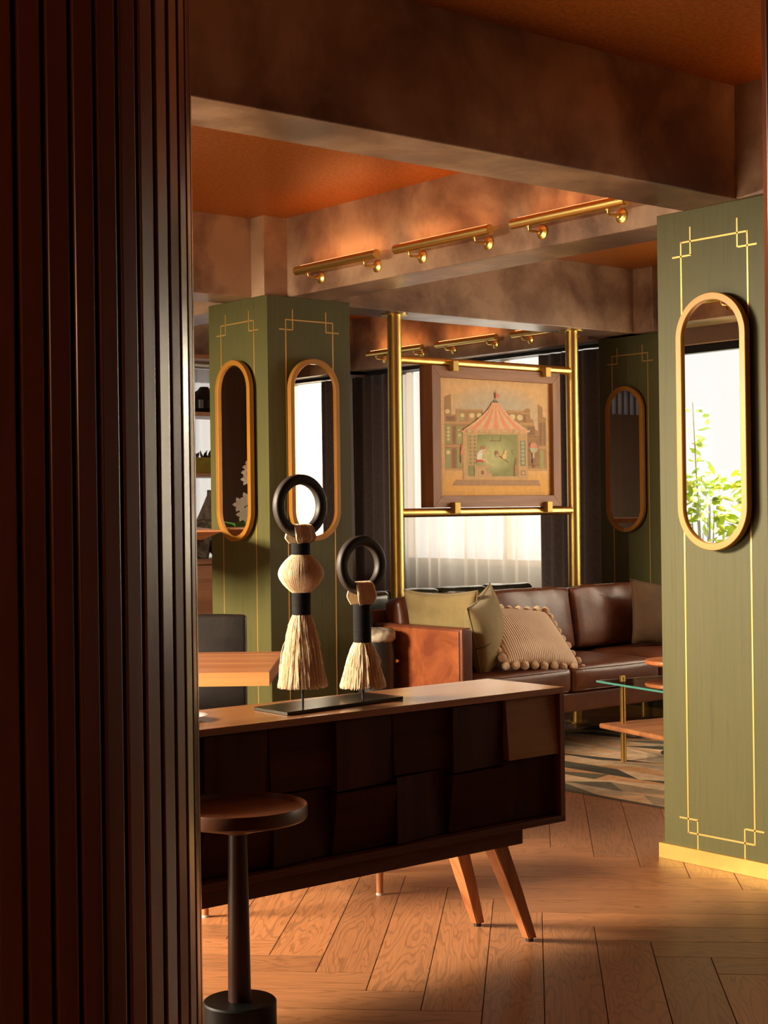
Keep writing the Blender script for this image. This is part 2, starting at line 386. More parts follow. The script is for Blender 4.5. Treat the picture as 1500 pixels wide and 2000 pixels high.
# ---- windows: frames and panes
M_winframe = plain('pale_window_frame', (0.55, 0.44, 0.32), 0.6)
def window(n, axis, pos, u0, u1, z0, z1, mull, label):
    bm = BM(); t = 0.05; d = 0.06
    def bx(a, b_, c, e):
        if axis == 'x': box(bm, pos, pos+d, a, b_, c, e, 0.004)
        else: box(bm, a, b_, pos, pos+d, c, e, 0.004)
    bx(u0, u1, z0, z0+t); bx(u0, u1, z1-t, z1); bx(u0, u0+t, z0+t, z1-t); bx(u1-t, u1, z0+t, z1-t)
    for m_ in mull: bx(m_-t/2, m_+t/2, z0+t, z1-t)
    o = struct('window_%d' % n, bm, M_winframe if n < 4 else M_dark_metal, label=label)
    bm = BM()
    if axis == 'x': box(bm, pos+0.025, pos+0.031, u0+t, u1-t, z0+t, z1-t)
    else: box(bm, u0+t, u1-t, pos+0.025, pos+0.031, z0+t, z1-t)
    obj('pane', bm, M_glassclear, o)
window(1, 'x', XE+0.03, 7.20, 9.60, 0.92, 2.62, [8.43], 'curtained window behind the hanging picture')
window(2, 'x', XE+0.03, 4.05, 6.40, 0.92, 2.62, [5.2], 'curtained window of the middle bay')
window(3, 'x', XE+0.03, 0.45, 3.25, 0.92, 2.62, [1.85], 'curtained window of the south bay')
window(4, 'x', XW-0.12, 3.45, 7.15, 0.10, 2.38, [], 'tall garden window')
window(5, 'y', YN+0.03, 5.75, 7.3, 0.9, 2.40, [], 'north window behind the shelving')

# ------------------------------------------------------------------ green columns
CW = 0.545
def inlay(bm, axis, pos, uc, zt=2.353, zb=0.114):
    """gold line frame on a face; axis 'x' face looks to -x, axis 'y' face looks to -y"""
    t = 0.0032; d = 0.0012; hw = 0.154
    def seg(u0, u1, z0, z1):
        if axis == 'x': box(bm, pos-d, pos+0.001, uc+u0, uc+u1, z0, z1)
        else: box(bm, uc+u0, uc+u1, pos-d, pos+0.001, z0, z1)
    for s in (-1, 1):
        seg(s*hw-t, s*hw+t, zb-t, zt+t)
        for z, q in ((zt, 1), (zb, -1)):
            k = s*(hw-0.045)
            seg(k-t, k+t, *sorted((z+q*0.055, z-q*0.052)))
            u = sorted((s*(hw+0.042), s*(hw-0.045-t/s/1.0*1)))
            zz = z-q*0.052
            seg(u[0], u[1], zz-t, zz+t)
    seg(-hw, hw, zt-t, zt+t); seg(-hw, hw, zb-t, zb+t)
def column(x0, yc, label, south=True):
    r = empty('green_column', (x0+CW/2, yc, 0), label, 'column')
    bm = BM(); box(bm, x0, x0+CW, yc-CW/2, yc+CW/2, 0.0, ZB, 0.002, 1); obj('veneer_cladding', bm, M_green, r, True)
    bm = BM(); inlay(bm, 'x', x0, yc)
    inlay(bm, 'y', yc-CW/2, x0+CW/2)
    obj('inlay', bm, M_inlay, r, True)
    bm = BM(); e = 0.016
    box(bm, x0-e, x0, yc-CW/2-e, yc+CW/2+e, 0, 0.058, 0.001, 1); box(bm, x0, x0+CW+e, yc-CW/2-e, yc-CW/2, 0, 0.058, 0.001, 1)
    box(bm, x0, x0+CW+e, yc+CW/2, yc+CW/2+e, 0, 0.058, 0.001, 1); box(bm, x0+CW, x0+CW+e, yc-CW/2, yc+CW/2, 0, 0.058, 0.001, 1)
    obj('plinth', bm, M_brassflat, r, True)
    return r
M_brassflat = noisy('satin_brass_plinth', [(0.3, (0.42, 0.27, 0.065)), (0.7, (0.56, 0.37, 0.10))], 5, rough=0.45, metal=0.7)
column(4.620, 3.653, 'large green veneered column at the right edge with a brass plinth and gold line frame')
column(4.617, 6.797, 'green veneered corner column left of the brass frame, an oval mirror on each face')
column(7.70, 6.785, 'distant dark green column right of the brass frame behind the sofa end')

# ------------------------------------------------------------------ pill mirrors
def make_mirror(w=0.322, h=0.955):
    r = bpy.data.objects.new('oval_mirror', None); COL.objects.link(r); r.empty_display_size = 0.05
    # local: mirror looks to -y, wall at y=0
    fwid, dep, gap = 0.027, 0.028, 0.020
    outer = stadium(w, h, 28); inner = stadium(w-2*fwid, h-2*fwid, 28)
    bm = BM(); n = len(outer); e = 0.002
    prof = []   # loops
    def loop(P, y, off=0.0):
        return [bm.verts.new((u, y, z)) for u, z in P]
    o1 = loop(outer, -gap); o2 = loop(outer, -gap-dep+e); o3 = loop(stadium(w-2*e, h-2*e, 28), -gap-dep)
    i3 = loop(stadium(w-2*fwid+2*e, h-2*fwid+2*e, 28), -gap-dep); i2 = loop(inner, -gap-dep+e); i1 = loop(inner, -gap)
    seq = [o1, o2, o3, i3, i2, i1, o1]
    for A, B in zip(seq, seq[1:]):
        for j in range(n): bm.faces.new((A[j], A[(j+1) % n], B[(j+1) % n], B[j]))
    obj('frame', bm, M_brass_mat, r, smooth='auto')
    bm = BM(); P = stadium(w-2*fwid+0.004, h-2*fwid+0.004, 28)
    a = [bm.verts.new((u, -gap-0.016, z)) for u, z in P]; c = [bm.verts.new((u, -gap-0.010, z)) for u, z in P]
    bm.faces.new(a); bm.faces.new(c[::-1])
    for j in range(n): bm.faces.new((a[j], a[(j+1) % n], c[(j+1) % n], c[j]))
    obj('mirror_glass', bm, M_mirror, r)
    bm = BM(); P = stadium(w-0.10, h-0.10, 20); n2 = len(P)
    a = [bm.verts.new((u, 0.0, z)) for u, z in P]; c = [bm.verts.new((u, -gap-0.005, z)) for u, z in P]
    bm.faces.new(a); bm.faces.new(c[::-1])
    for j in range(n2): bm.faces.new((a[j], a[(j+1) % n2], c[(j+1) % n2], c[j]))
    obj('backing', bm, M_black, r)
    return r
GM = 'pill shaped mirrors on the green columns'
m0 = make_mirror()
spots = [((4.620, 3.640, 1.665), -PI/2, 'largest oval gold mirror, reflecting a bright window above green leaves'),
         ((4.617, 6.785, 1.677), -PI/2, 'oval gold mirror on the narrow left face, reflecting white flowers in the dark'),
         ((4.888, 6.5245, 1.675), 0, 'oval gold mirror reflecting a white curtain, partly behind the taller black ring'),
         ((7.70, 6.805, 1.668), -PI/2, 'distant oval mirror on the far column, reflecting brown slats')]
for i, (p, rz, lab) in enumerate(spots):
    o = m0 if i == 0 else copy_tree(m0)
    o.location = p; o.rotation_euler = (0, 0, rz); tag(o, lab, 'mirror', GM)

# ------------------------------------------------------------------ picture lights on the beams
def make_light(power):
    r = bpy.data.objects.new('picture_light', None); COL.objects.link(r); r.empty_display_size = 0.05
    # local: wall plane y=0, lamp stands off to -y, tube along x
    Lh, R = 0.326, 0.0225; off = -0.085
    bm = BM(); tube(bm, [(-Lh, off, 0), (-Lh+0.003, off, 0), (Lh-0.003, off, 0), (Lh, off, 0)], [R-0.003, R, R, R-0.003], 28)
    obj('tube', bm, M_brass, r, smooth='auto')
    for s in (-1, 1):
        bm = BM(); x = s*0.225
        prof = [(0.0001, 0.0), (0.030, 0.0), (0.030, 0.006), (0.022, 0.011), (0.012, 0.014), (0.009, 0.026), (0.0001, 0.027)]
        lathe(bm, prof, 24, cap=False, M=Matrix.Translation((x, 0, -0.040)) @ Matrix.Rotation(PI/2, 4, 'X'))
        tube(bm, [(x, -0.02, -0.040), (x, -0.072, -0.042), (x, -0.082, -0.036), (x, -0.085, -0.02)], 0.006, 10)
        box(bm, x-0.008, x+0.008, -0.093, -0.077, -0.027, -0.019, 0.001)
        obj('bracket', bm, M_brass, r, smooth='auto')
    bm = BM(); tube(bm, [(-Lh+0.03, off+0.006, R-0.001), (Lh-0.03, off+0.006, R-0.001)], 0.004, 8)
    obj('lit_strip', bm, M_lamp, r)
    l = bpy.data.lights.new('lamp_glow', 'AREA'); l.shape = 'RECTANGLE'; l.size = 0.58; l.size_y = 0.02; l.energy = power; l.color = (1.0, 0.40, 0.13)
    lo = bpy.data.objects.new('lamp_glow', l); COL.objects.link(lo); lo.parent = r; lo.location = (0, off+0.012, R+0.006)
    lo.rotation_euler = Vector((0, 0.25, 1)).to_track_quat('-Z', 'Y').to_euler()
    return r
GL = 'brass tube picture lights on the beams'
l0 = make_light(1.0)
lights = [((4.765, 6.025, 2.577), -PI/2, 'nearest row of brass tube lights, the leftmost beside the column pier'),
          ((4.765, 5.240, 2.577), -PI/2, 'middle brass tube light of the near beam'),
          ((4.765, 4.455, 2.577), -PI/2, 'right brass tube light of the near beam, its end under the front beam'),
          ((7.70, 9.08, 2.575), -PI/2, 'rear brass tube light seen crossing behind the left brass post'),
          ((7.70, 8.275, 2.575), -PI/2, 'rear brass tube light above the centre of the hanging picture'),
          ((7.70, 7.47, 2.575), -PI/2, 'rear brass tube light half hidden by the beam, near the right brass post'),
          ((4.60, 2.95, 2.577), -PI/2, 'brass tube light on the dark camera side beam, beyond the right edge'),
          ((4.60, 2.17, 2.577), -PI/2, 'brass tube light on the dark camera side beam, second beyond the right edge'),
          ((1.78, 5.95, 2.577), PI/2, 'brass tube light over the garden window, seen in the big mirror'),
          ((1.78, 5.17, 2.577), PI/2, 'brass tube light over the garden window, middle one'),
          ((1.78, 4.39, 2.577), PI/2, 'brass tube light over the garden window, nearest one')]
for i, (p, rz, lab) in enumerate(lights):
    o = l0 if i == 0 else copy_tree(l0)
    o.location = p; o.rotation_euler = (0, 0, rz); tag(o, lab, 'wall light', GL)

# ------------------------------------------------------------------ brass frame with rails, hanging picture
YP = 6.78
fr = empty('brass_partition', (6.42, YP, 0), 'tall polished brass frame of two posts and two rails behind the sofa', 'frame')
for x in (5.687, 7.150):
    bm = BM(); tube(bm, [(x, YP, 0.0), (x, YP, ZB-0.004)], 0.0405, 40); obj('post', bm, M_brass, fr, True, smooth='auto')
    bm = BM(); lathe(bm, [(0.041, 0), (0.078, 0), (0.078, -0.006), (0.041, -0.006)], 40, (x, YP, ZB-0.001)); obj('ceiling_flange', bm, M_brass, fr, True, smooth='auto')
    bm = BM(); lathe(bm, [(0.041, 0), (0.078, 0), (0.078, 0.006), (0.041, 0.006)], 40, (x, YP, 0.001)); obj('floor_flange', bm, M_brass, fr, True, smooth='auto')
for z in (2.218, 1.337):
    bm = BM(); tube(bm, [(5.70, YP, z), (7.137, YP, z)], 0.0255, 28); obj('rail', bm, M_brass, fr, True, smooth='auto')
for x in (6.105, 6.875):
    for z0, z1 in ((2.165, 2.225), (1.33, 1.395)):
        bm = BM(); box(bm, x-0.022, x+0.022, YP-0.062, YP-0.02, z0, z1, 0.002); obj('clip', bm, M_brassflat, fr, True)
pic = empty('hanging_picture', (6.48, YP, 1.365), 'framed circus tent picture in a deep walnut box hung in the brass frame', 'picture')
px0, px1, pz0, pz1, py = 5.945, 7.012, 1.366, 2.196, YP-0.028
fwx = 0.068
for (a, b_, c, d, ax) in ((px0, px1, pz1-fwx, pz1, 'x'), (px0, px1, pz0, pz0+fwx, 'x'), (px0, px0+fwx, pz0, pz1, 'z'), (px1-fwx, px1, pz0, pz1, 'z')):
    bm = BM(); ys = [py, py+0.112]
    if ax == 'x':
        s = 1 if c > 1.8 else -1
        zo, zi = (d, c) if s == 1 else (c, d)
        pts = [(a, zo), (b_, zo), (b_-fwx, zi), (a+fwx, zi)]
    else:
        lft = a < 6.4; xo, xi = (a, b_) if lft else (b_, a)
        pts = [(xo, c), (xo, d), (xi, d-fwx), (xi, c+fwx)]
    A = [bm.verts.new((u, ys[0], z)) for u, z in pts]; B = [bm.verts.new((u, ys[1], z)) for u, z in pts]
    bm.faces.new(A); bm.faces.new(B[::-1])
    for j in range(4): bm.faces.new((A[j], A[(j+1) % 4], B[(j+1) % 4], B[j]))
    bmesh.ops.bevel(bm, geom=bm.edges[:], offset=0.0015, segments=1, affect='EDGES')
    obj('frame_member', bm, M_walnutframe if ax == 'x' else wood('walnut_picture_stile', (0.25, 0.10, 0.038), (0.46, 0.21, 0.09), 'z', 0.45, 1.2), pic, True)
bm = BM(); box(bm, px0+0.03, px1-0.03, py+0.03, py+0.10, pz0+0.03, pz1-0.03); obj('box_panel', bm, M_walnut_z, pic, True)
# the print: parchment, ruined shop fronts, striped tent
bm = BM(); cl = bm.loops.layers.float_color.new('col')
cx0, cx1, cz0, cz1 = 6.009, 6.948, 1.428, 2.138
def UVZ(zx, zy):
    u = (zx-209)/1127.0; v = (zy-(228+64*u))/(1230.0-74*u); return u, v
def setc(f, c):
    for l in f.loops: l[cl] = (c[0]*1.6, c[1]*1.6, c[2]*1.6, 1)
lay = [0]
def shape(pts, c, raw=False):
    lay[0] += 1; y = py+0.028-0.004-lay[0]*0.00004
    vs = []
    for p in pts:
        u, v = p if raw else UVZ(*p)
        vs.append(bm.verts.new((cx0+(cx1-cx0)*u, y, cz1-(cz1-cz0)*v)))
    f = bm.faces.new(vs); setc(f, c)
def rect(x0, y0, x1, y1, c): shape([(x0, y0), (x1, y0), (x1, y1), (x0, y1)], c)
def ell(x, y, a, b_, c, n=18, t0=0, t1=2*PI): shape([(x+a*math.cos(t0+(t1-t0)*i/n), y+b_*math.sin(t0+(t1-t0)*i/n)) for i in range(n)], c)
nx_, nz_ = 48, 36
G = {}
for i in range(nx_+1):
    for j in range(nz_+1):
        G[i, j] = bm.verts.new((cx0+(cx1-cx0)*i/nx_, py+0.024, cz1-(cz1-cz0)*j/nz_))
def bgc(u, v):
    base = Vector((0.60, 0.38, 0.16)); low = Vector((0.62, 0.33, 0.065)); sky = Vector((0.42, 0.38, 0.27))
    c = base.lerp(low, max(0, min(1, (v-0.7)/0.2)))
    d = ((u-0.5)/0.42)**2+((v-0.30)/0.24)**2
    c = c.lerp(sky, max(0, min(1, 1.25-d))*0.85)
    edge = min(u, 1-u, v, 1-v); c = c*(0.86+0.14*min(1, edge/0.06))
    return c
for i in range(nx_):
    for j in range(nz_):
        q = ((i, j), (i, j+1), (i+1, j+1), (i+1, j)); f = bm.faces.new([G[k] for k in q])
        for l, k in zip(f.loops, q): l[cl] = (*(bgc(k[0]/nx_, k[1]/nz_)*1.6), 1)
BR, BD, BL2, GR, GD, YE = (0.34, 0.185, 0.065), (0.22, 0.11, 0.04), (0.44, 0.26, 0.10), (0.30, 0.29, 0.10), (0.17, 0.18, 0.05), (0.62, 0.50, 0.24)
shape([(268, 440), (333, 412), (335, 625), (375, 620), (378, 562), (640, 572), (650, 720), (440, 800), (440, 1190), (270, 1190)], BR)
shape([(860, 605), (890, 572), (1040, 585), (1085, 556), (1115, 562), (1122, 655), (1155, 680), (1160, 760), (1200, 790), (1198, 512), (1248, 545), (1252, 640), (1285, 655), (1292, 1190), (1085, 1190), (1085, 790), (960, 700)], BR)
for a in (rect,):
    a(285, 640, 370, 690, BD); a(385, 590, 410, 690, BL2); a(412, 600, 462, 680, GR); a(500, 605, 560, 690, BL2); a(575, 605, 620, 660, GR)
    a(270, 690, 560, 716, BL2); a(372, 566, 642, 582, BL2); a(268, 930, 440, 950, BL2); a(268, 1170, 440, 1192, BL2)
    a(275, 725, 330, 915, GR); a(345, 735, 375, 920, BD); a(385, 735, 440, 920, GR); a(275, 965, 325, 1165, GR); a(340, 965, 375, 1165, BD); a(385, 970, 435, 1160, GR)
    a(890, 580, 1040, 600, BL2); a(1010, 700, 1150, 728, BL2); a(1040, 600, 1125, 612, BL2); a(1050, 620, 1075, 700, BD)
    a(1090, 945, 1295, 968, BL2); a(1090, 1165, 1295, 1190, BL2); a(1215, 985, 1255, 1160, GR); a(1090, 740, 1165, 830, BD); a(1215, 700, 1240, 930, BD); a(1255, 700, 1275, 930, BD)
for x, y, r_ in ((298, 590, 24), (532, 632, 26), (605, 630, 24), (440, 630, 20), (935, 645, 30), (1012, 650, 30), (300, 1005, 20), (408, 780, 10), (408, 830, 14)): ell(x, y, r_, r_, YE)
for k in range(4): ell(303, 760+k*38, 14, 15, YE, 8)
# ground shade, stall body
shape([(375, 1282), (1200, 1284), (1218, 1342), (340, 1342)], (0.36, 0.20, 0.09))
rect(440, 790, 1085, 1278, (0.50, 0.32, 0.13)); rect(487, 822, 985, 1246, (0.22, 0.22, 0.065))

for q in range(9): ell(745-q*3, 1025+q*3, 232-q*19, 196-q*14, (0.235+0.022*q, 0.24+0.023*q, 0.07+0.013*q), 28)
rect(487, 822, 580, 1140, (0.40, 0.29, 0.11))
for k in range(8):
    for m_ in range(2): ell(512+m_*42, 845+k*38, 15, 14, (0.25, 0.20, 0.07), 4)
rect(990, 815, 1085, 1275, (0.46, 0.29, 0.12)); rect(1008, 885, 1064, 1142, (0.18, 0.19, 0.10))
for k in range(6): ell(1036, 910+k*40, 16, 15, (0.55, 0.50, 0.30), 8); ell(1036, 910+k*40, 9, 8, (0.18, 0.19, 0.10), 8)
rect(1012, 1188, 1062, 1235, (0.30, 0.17, 0.07)); rect(1022, 1198, 1052, 1225, (0.50, 0.32, 0.14))
rect(700, 884, 815, 892, BD); rect(728, 845, 732, 886, BD); rect(808, 845, 812, 886, BD)
ell(935, 1000, 13, 20, BD, 14); ell(935, 1000, 8, 14, (0.34, 0.36, 0.12), 14)
# figure on a stool, key, yellow toy
rect(545, 1135, 705, 1160, (0.45, 0.30, 0.13)); rect(550, 1160, 660, 1245, (0.48, 0.31, 0.14)); rect(660, 1185, 700, 1215, (0.42, 0.26, 0.11)); rect(660, 1213, 718, 1246, (0.46, 0.30, 0.13)); rect(612, 1192, 640, 1228, BD)
shape([(563, 1080), (640, 1078), (632, 1118), (622, 1100), (580, 1102), (572, 1118)], (0.45, 0.06, 0.035))
shape([(572, 1078), (575, 1020), (598, 985), (622, 980), (632, 1012), (622, 1076)], (0.66, 0.60, 0.50))
shape([(618, 1062), (668, 1070), (690, 1118), (674, 1122), (652, 1088), (616, 1084)], (0.60, 0.42, 0.26))
shape([(620, 995), (700, 1006), (700, 1014), (622, 1012)], (0.60, 0.42, 0.26))
ell(640, 972, 20, 24, (0.62, 0.42, 0.26)); ell(636, 958, 22, 17, (0.42, 0.13, 0.05))
shape([(768, 1032), (776, 1022), (888, 1100), (882, 1108)], (0.22, 0.11, 0.05)); ell(770, 1012, 18, 26, (0.32, 0.14, 0.06)); ell(775, 1040, 16, 18, (0.46, 0.26, 0.10)); ell(775, 1040, 9, 10, (0.44, 0.46, 0.18))
ell(845, 1045, 22, 30, (0.66, 0.46, 0.17)); ell(856, 1000, 12, 20, (0.66, 0.46, 0.17))
rect(948, 1130, 978, 1242, (0.36, 0.19, 0.08)); rect(956, 1060, 970, 1130, (0.28, 0.15, 0.06))
# balloon lantern in a cage, red lamp left
ell(1146, 955, 42, 55, (0.62, 0.25, 0.15)); rect(1106, 960, 1188, 985, (0.40, 0.46, 0.32)); ell(1146, 990, 34, 18, (0.50, 0.42, 0.24)); rect(1136, 1010, 1156, 1060, (0.55, 0.45, 0.30)); ell(1147, 1090, 14, 24, (0.18, 0.13, 0.09))
for k in range(7): rect(1098+k*17, 860, 1101+k*17, 1132, (0.20, 0.13, 0.06))
rect(1092, 1130, 1204, 1138, BD); rect(1090, 840, 1208, 848, BD); ell(1150, 1148, 10, 10, BD)
shape([(430, 905), (448, 1030), (412, 1030)], (0.60, 0.22, 0.12)); rect(416, 1035, 440, 1110, (0.40, 0.25, 0.12))
# tent roof stripes
def half(t): return 34+286*(t**1.45)
n = 11
for k in range(n):
    a, b_ = -1+2*k/n, -1+2*(k+1)/n; L1, L2 = [], []
    for i in range(9):
        t = i/8; y = 492+282*t; L1.append((763+a*half(t), y)); L2.append((763+b_*half(t), y))
    shape(L1+L2[::-1], (0.66, 0.24, 0.13) if k % 2 else (0.60, 0.40, 0.19))
for k in range(n+1):
    x = 763-318+636*k/n; ell(x, 778, 30, 26, (0.58, 0.38, 0.18), 12, 0, PI); ell(x, 778, 24, 18, (0.64, 0.28, 0.16) if k % 2 == 0 else (0.55, 0.42, 0.20), 12, 0, PI)
rect(445, 768, 1080, 780, (0.55, 0.33, 0.16))
shape([(735, 500), (752, 478), (775, 478), (792, 500)], (0.14, 0.13, 0.10)); rect(760, 375, 765, 480, (0.16, 0.10, 0.07))
shape([(765, 395), (806, 428), (790, 440), (806, 455), (765, 455)], (0.60, 0.16, 0.11))
obj('printed_sheet', bm, M_print, pic, True)

# ------------------------------------------------------------------ curtains
def curtain(x, y0, y1, z0, z1, pitch, amp, mat, name, label, cat, group, seed=0, axis='x', sheer=False):
    rnd = random.Random(seed); bm = BM(); n = max(24, int(abs(y1-y0)/pitch*14)); m = 14
    ph = [rnd.uniform(-0.7, 0.7) for _ in range(40)]
    th = 0.0 if sheer else 0.004
    rows = []
    for j in range(m+1):
        t = j/m; z = z0+(z1-z0)*t; row = []
        for i in range(n+1):
            y = y0+(y1-y0)*i/n; u = (y-y0)/pitch
            k = int(u) % 39; fph = ph[k]*(1-(u % 1))+ph[k+1]*(u % 1)
            a = amp*(0.65+0.35*(1-t))*(1+0.3*math.sin(u*1.7+seed))
            off = a*math.sin(2*PI*u+fph*1.6+0.5*(1-t)*math.sin(u*0.9+seed))
            row.append((x+off, y+0.25*pitch*math.sin(2*PI*u*0.5+fph)*(1-t)*0.4, z) if axis == 'x' else (y, x+off, z))
        rows.append(row)
    V = [[bm.verts.new(p) for p in r] for r in rows]
    for j in range(m):
        for i in range(n): bm.faces.new((V[j][i], V[j][i+1], V[j+1][i+1], V[j+1][i]))
    o = obj(name, bm, mat, smooth=True)
    if not sheer:
        s = o.modifiers.new('thick', 'SOLIDIFY'); s.thickness = 0.004
    tag(o, label, cat, group); return o
GD_, GS_ = 'dark drapes at the east windows', 'white sheer curtains at the windows'
curtain(7.86, 9.30, 9.92, 0.02, 2.44, 0.115, 0.026, M_fabric_dark, 'drape', 'dark brown drape left of the left brass post, behind the smaller black ring', 'curtain', GD_, 1)
curtain(7.86, 7.10, 7.763, 0.02, 2.44, 0.115, 0.026, M_fabric_dark, 'drape', 'dark brown drape between the picture and the far green column', 'curtain', GD_, 2)
curtain(7.95, 7.70, 9.40, 0.02, 2.43, 0.14, 0.034, M_sheer, 'sheer_curtain', 'backlit white sheer curtain behind the hanging picture and brass rails', 'curtain', GS_, 3, sheer=True)
curtain(7.95, 4.30, 6.20, 0.02, 2.43, 0.12, 0.022, M_sheer, 'sheer_curtain', 'white sheer curtain of the middle window, hidden behind the right column', 'curtain', GS_, 4, sheer=True)
curtain(7.86, 3.95, 4.45, 0.02, 2.44, 0.115, 0.026, M_fabric_dark, 'drape', 'dark drape of the middle window, southern one behind the right column', 'curtain', GD_, 5)
curtain(7.86, 6.05, 6.48, 0.02, 2.44, 0.115, 0.026, M_fabric_dark, 'drape', 'dark drape of the middle window, beside the far green column', 'curtain', GD_, 6)
curtain(7.95, 0.70, 2.75, 0.02, 2.43, 0.12, 0.022, M_sheer, 'sheer_curtain', 'white sheer curtain seen in the oval mirror facing the viewer', 'curtain', GS_, 7, sheer=True)
curtain(7.86, 2.66, 3.40, 0.02, 2.44, 0.115, 0.026, M_fabric_dark, 'drape', 'dark drape seen at the right inside the oval mirror facing the viewer', 'curtain', GD_, 8)
curtain(7.86, 0.35, 0.90, 0.02, 2.44, 0.115, 0.026, M_fabric_dark, 'drape', 'dark drape at the far end of the south window', 'curtain', GD_, 9)
curtain(9.66, 5.60, 7.35, 0.02, 2.472, 0.10, 0.016, M_sheer, 'sheer_curtain', 'white sheer curtain behind the wooden shelving at the left', 'curtain', GS_, 10, axis='y', sheer=True)
for k, (a, b_) in enumerate(((7.08, 9.69), (3.95, 6.50), (0.3, 3.42))):
    bm = BM(); box(bm, 7.82, 7.90, a, b_, 2.445, 2.468, 0.002); box(bm, 7.92, 7.98, a, b_, 2.445, 2.468, 0.002)
    tag(obj('curtain_track', bm, M_dark_metal), ['black curtain track under the rear beam behind the picture', 'black curtain track of the middle window', 'black curtain track of the south window'][k], 'curtain track')

# ------------------------------------------------------------------ curved slatted column, near left
cpos = Vector((0, 0, 0))+fw*2.75+rt*(-0.742); cpx, cpy = cpos.x, cpos.y
sc = empty('slatted_column', (cpx, cpy, 0), 'large round column of dark red-brown wooden slats filling the left side', 'column')
bm = BM(); lathe(bm, [(0.382, 0.0), (0.382, ZC)], 96, (cpx, cpy, 0)); obj('core', bm, M_slat_core, sc, True, smooth='auto')
bm = BM(); NS = 56; Ro = 0.4055
base_ang = math.atan2(rt.y, rt.x)
for k in range(NS):
    a = base_ang+2*PI*(k+0.62)/NS
    Mx = Matrix.Translation((cpx, cpy, 0)) @ Matrix.Rotation(a, 4, 'Z')
    wd = 2*PI*Ro/NS*0.80
    box(bm, 0.378, Ro, -wd/2, wd/2, 0.0, ZC-0.001, 0.0035, 3, Mx)
obj('slats', bm, M_slat, sc, True)

# wooden post at the very right edge, near the lens
pp = fw*3.0+rt*((1490-750)/FPX*3.0+0.05)
bm = BM(); box(bm, -0.05+0.013, 0.005, -0.02, 0.02, 0.0, ZC, 0.004, 2, Matrix.Translation((pp.x, pp.y, 0)) @ Matrix.Rotation(-YAW, 4, 'Z'))
tag(obj('wooden_post', bm, M_slat), 'dark wooden post edge cut off at the upper right border', 'post')

# ------------------------------------------------------------------ sideboard
sb = empty('sideboard', (2.70, 3.565, 0), 'long dark walnut sideboard with faceted block front on splayed legs', 'sideboard')
SX0, SX1, SY0, SY1, SZ0, SZ1 = 1.86, 3.525, 3.395, 3.742, 0.368, 0.790
t = 0.020
bm = BM(); box(bm, SX0, SX1, SY0, SY1, SZ1-t, SZ1, 0.0015); obj('top', bm, M_walnut_top, sb, True)
bm = BM(); box(bm, SX0, SX1, SY0, SY1, SZ0, SZ0+t, 0.0015); obj('bottom_panel', bm, M_walnut_x, sb, True)
for x in (SX0, SX1-t):
    bm = BM(); box(bm, x, x+t, SY0, SY1, SZ0+t, SZ1-t, 0.0012); obj('side_panel', bm, M_walnut_z, sb, True)
bm = BM(); box(bm, SX0+t, SX1-t, SY0+0.075, SY1-0.002, SZ0+t, SZ1-t); obj('carcass_back', bm, M_panel_dark, sb, True)
bm = BM(); box(bm, SX0+0.10, SX1-0.16, SY0+0.03, SY1-0.03, 0.316, SZ0, 0.002); obj('base_rail', bm, M_walnut_x, sb, True)
xs = [3.505, 3.287, 3.06, 2.845, 2.625, 2.41, 2.19, 1.97, 1.88]
zm = 0.578
def front(x0, x1, z0, z1, d, mat, label=None):
    """block front; d = depth recess at (BL, BR, TR, TL) measured from the sideboard face"""
    bm = BM(); g = 0.0006
    F = [bm.verts.new(p) for p in ((x0+g, SY0+d[0], z0+g), (x1-g, SY0+d[1], z0+g), (x1-g, SY0+d[2], z1-g), (x0+g, SY0+d[3], z1-g))]
    B = [bm.verts.new(p) for p in ((x0+g, SY0+0.072, z0+g), (x1-g, SY0+0.072, z0+g), (x1-g, SY0+0.072, z1-g), (x0+g, SY0+0.072, z1-g))]
    bm.faces.new(F); bm.faces.new(B[::-1])
    for j in range(4): bm.faces.new((F[j], F[(j+1) % 4], B[(j+1) % 4], B[j]))
    bmesh.ops.bevel(bm, geom=bm.edges[:], offset=0.0012, segments=1, affect='EDGES')
    tag(obj('block_front', bm, mat, sb, True), label)
zt_, zb_ = SZ1-t-0.003, SZ0+t+0.003
for k in range(len(xs)-1):
    x1, x0 = xs[k], xs[k+1]
    if k == 0:
        front(x0, x1, zm+0.004, zt_, (0.006, 0.006, 0.020, 0.020), M_panel_pale, 'paler olive brown block front')
        front(x0, x1, zb_, zm, (0.040, 0.028, 0.028, 0.040), M_panel_dark)
    elif k % 2 == 1:
        front(x0, x1, zm-0.008, zt_, (0.008, 0.030, 0.030, 0.008), M_panel_dark)
        front(x0, x1, zb_, zm-0.012, (0.034, 0.034, 0.008, 0.008), M_panel_dark_x)
    else:
        front(x0, x1, zm+0.01, zt_, (0.022, 0.022, 0.030, 0.030), M_panel_dark_x)
        front(x0, x1, zb_, zm+0.006, (0.012, 0.044, 0.044, 0.012), M_panel_dark)
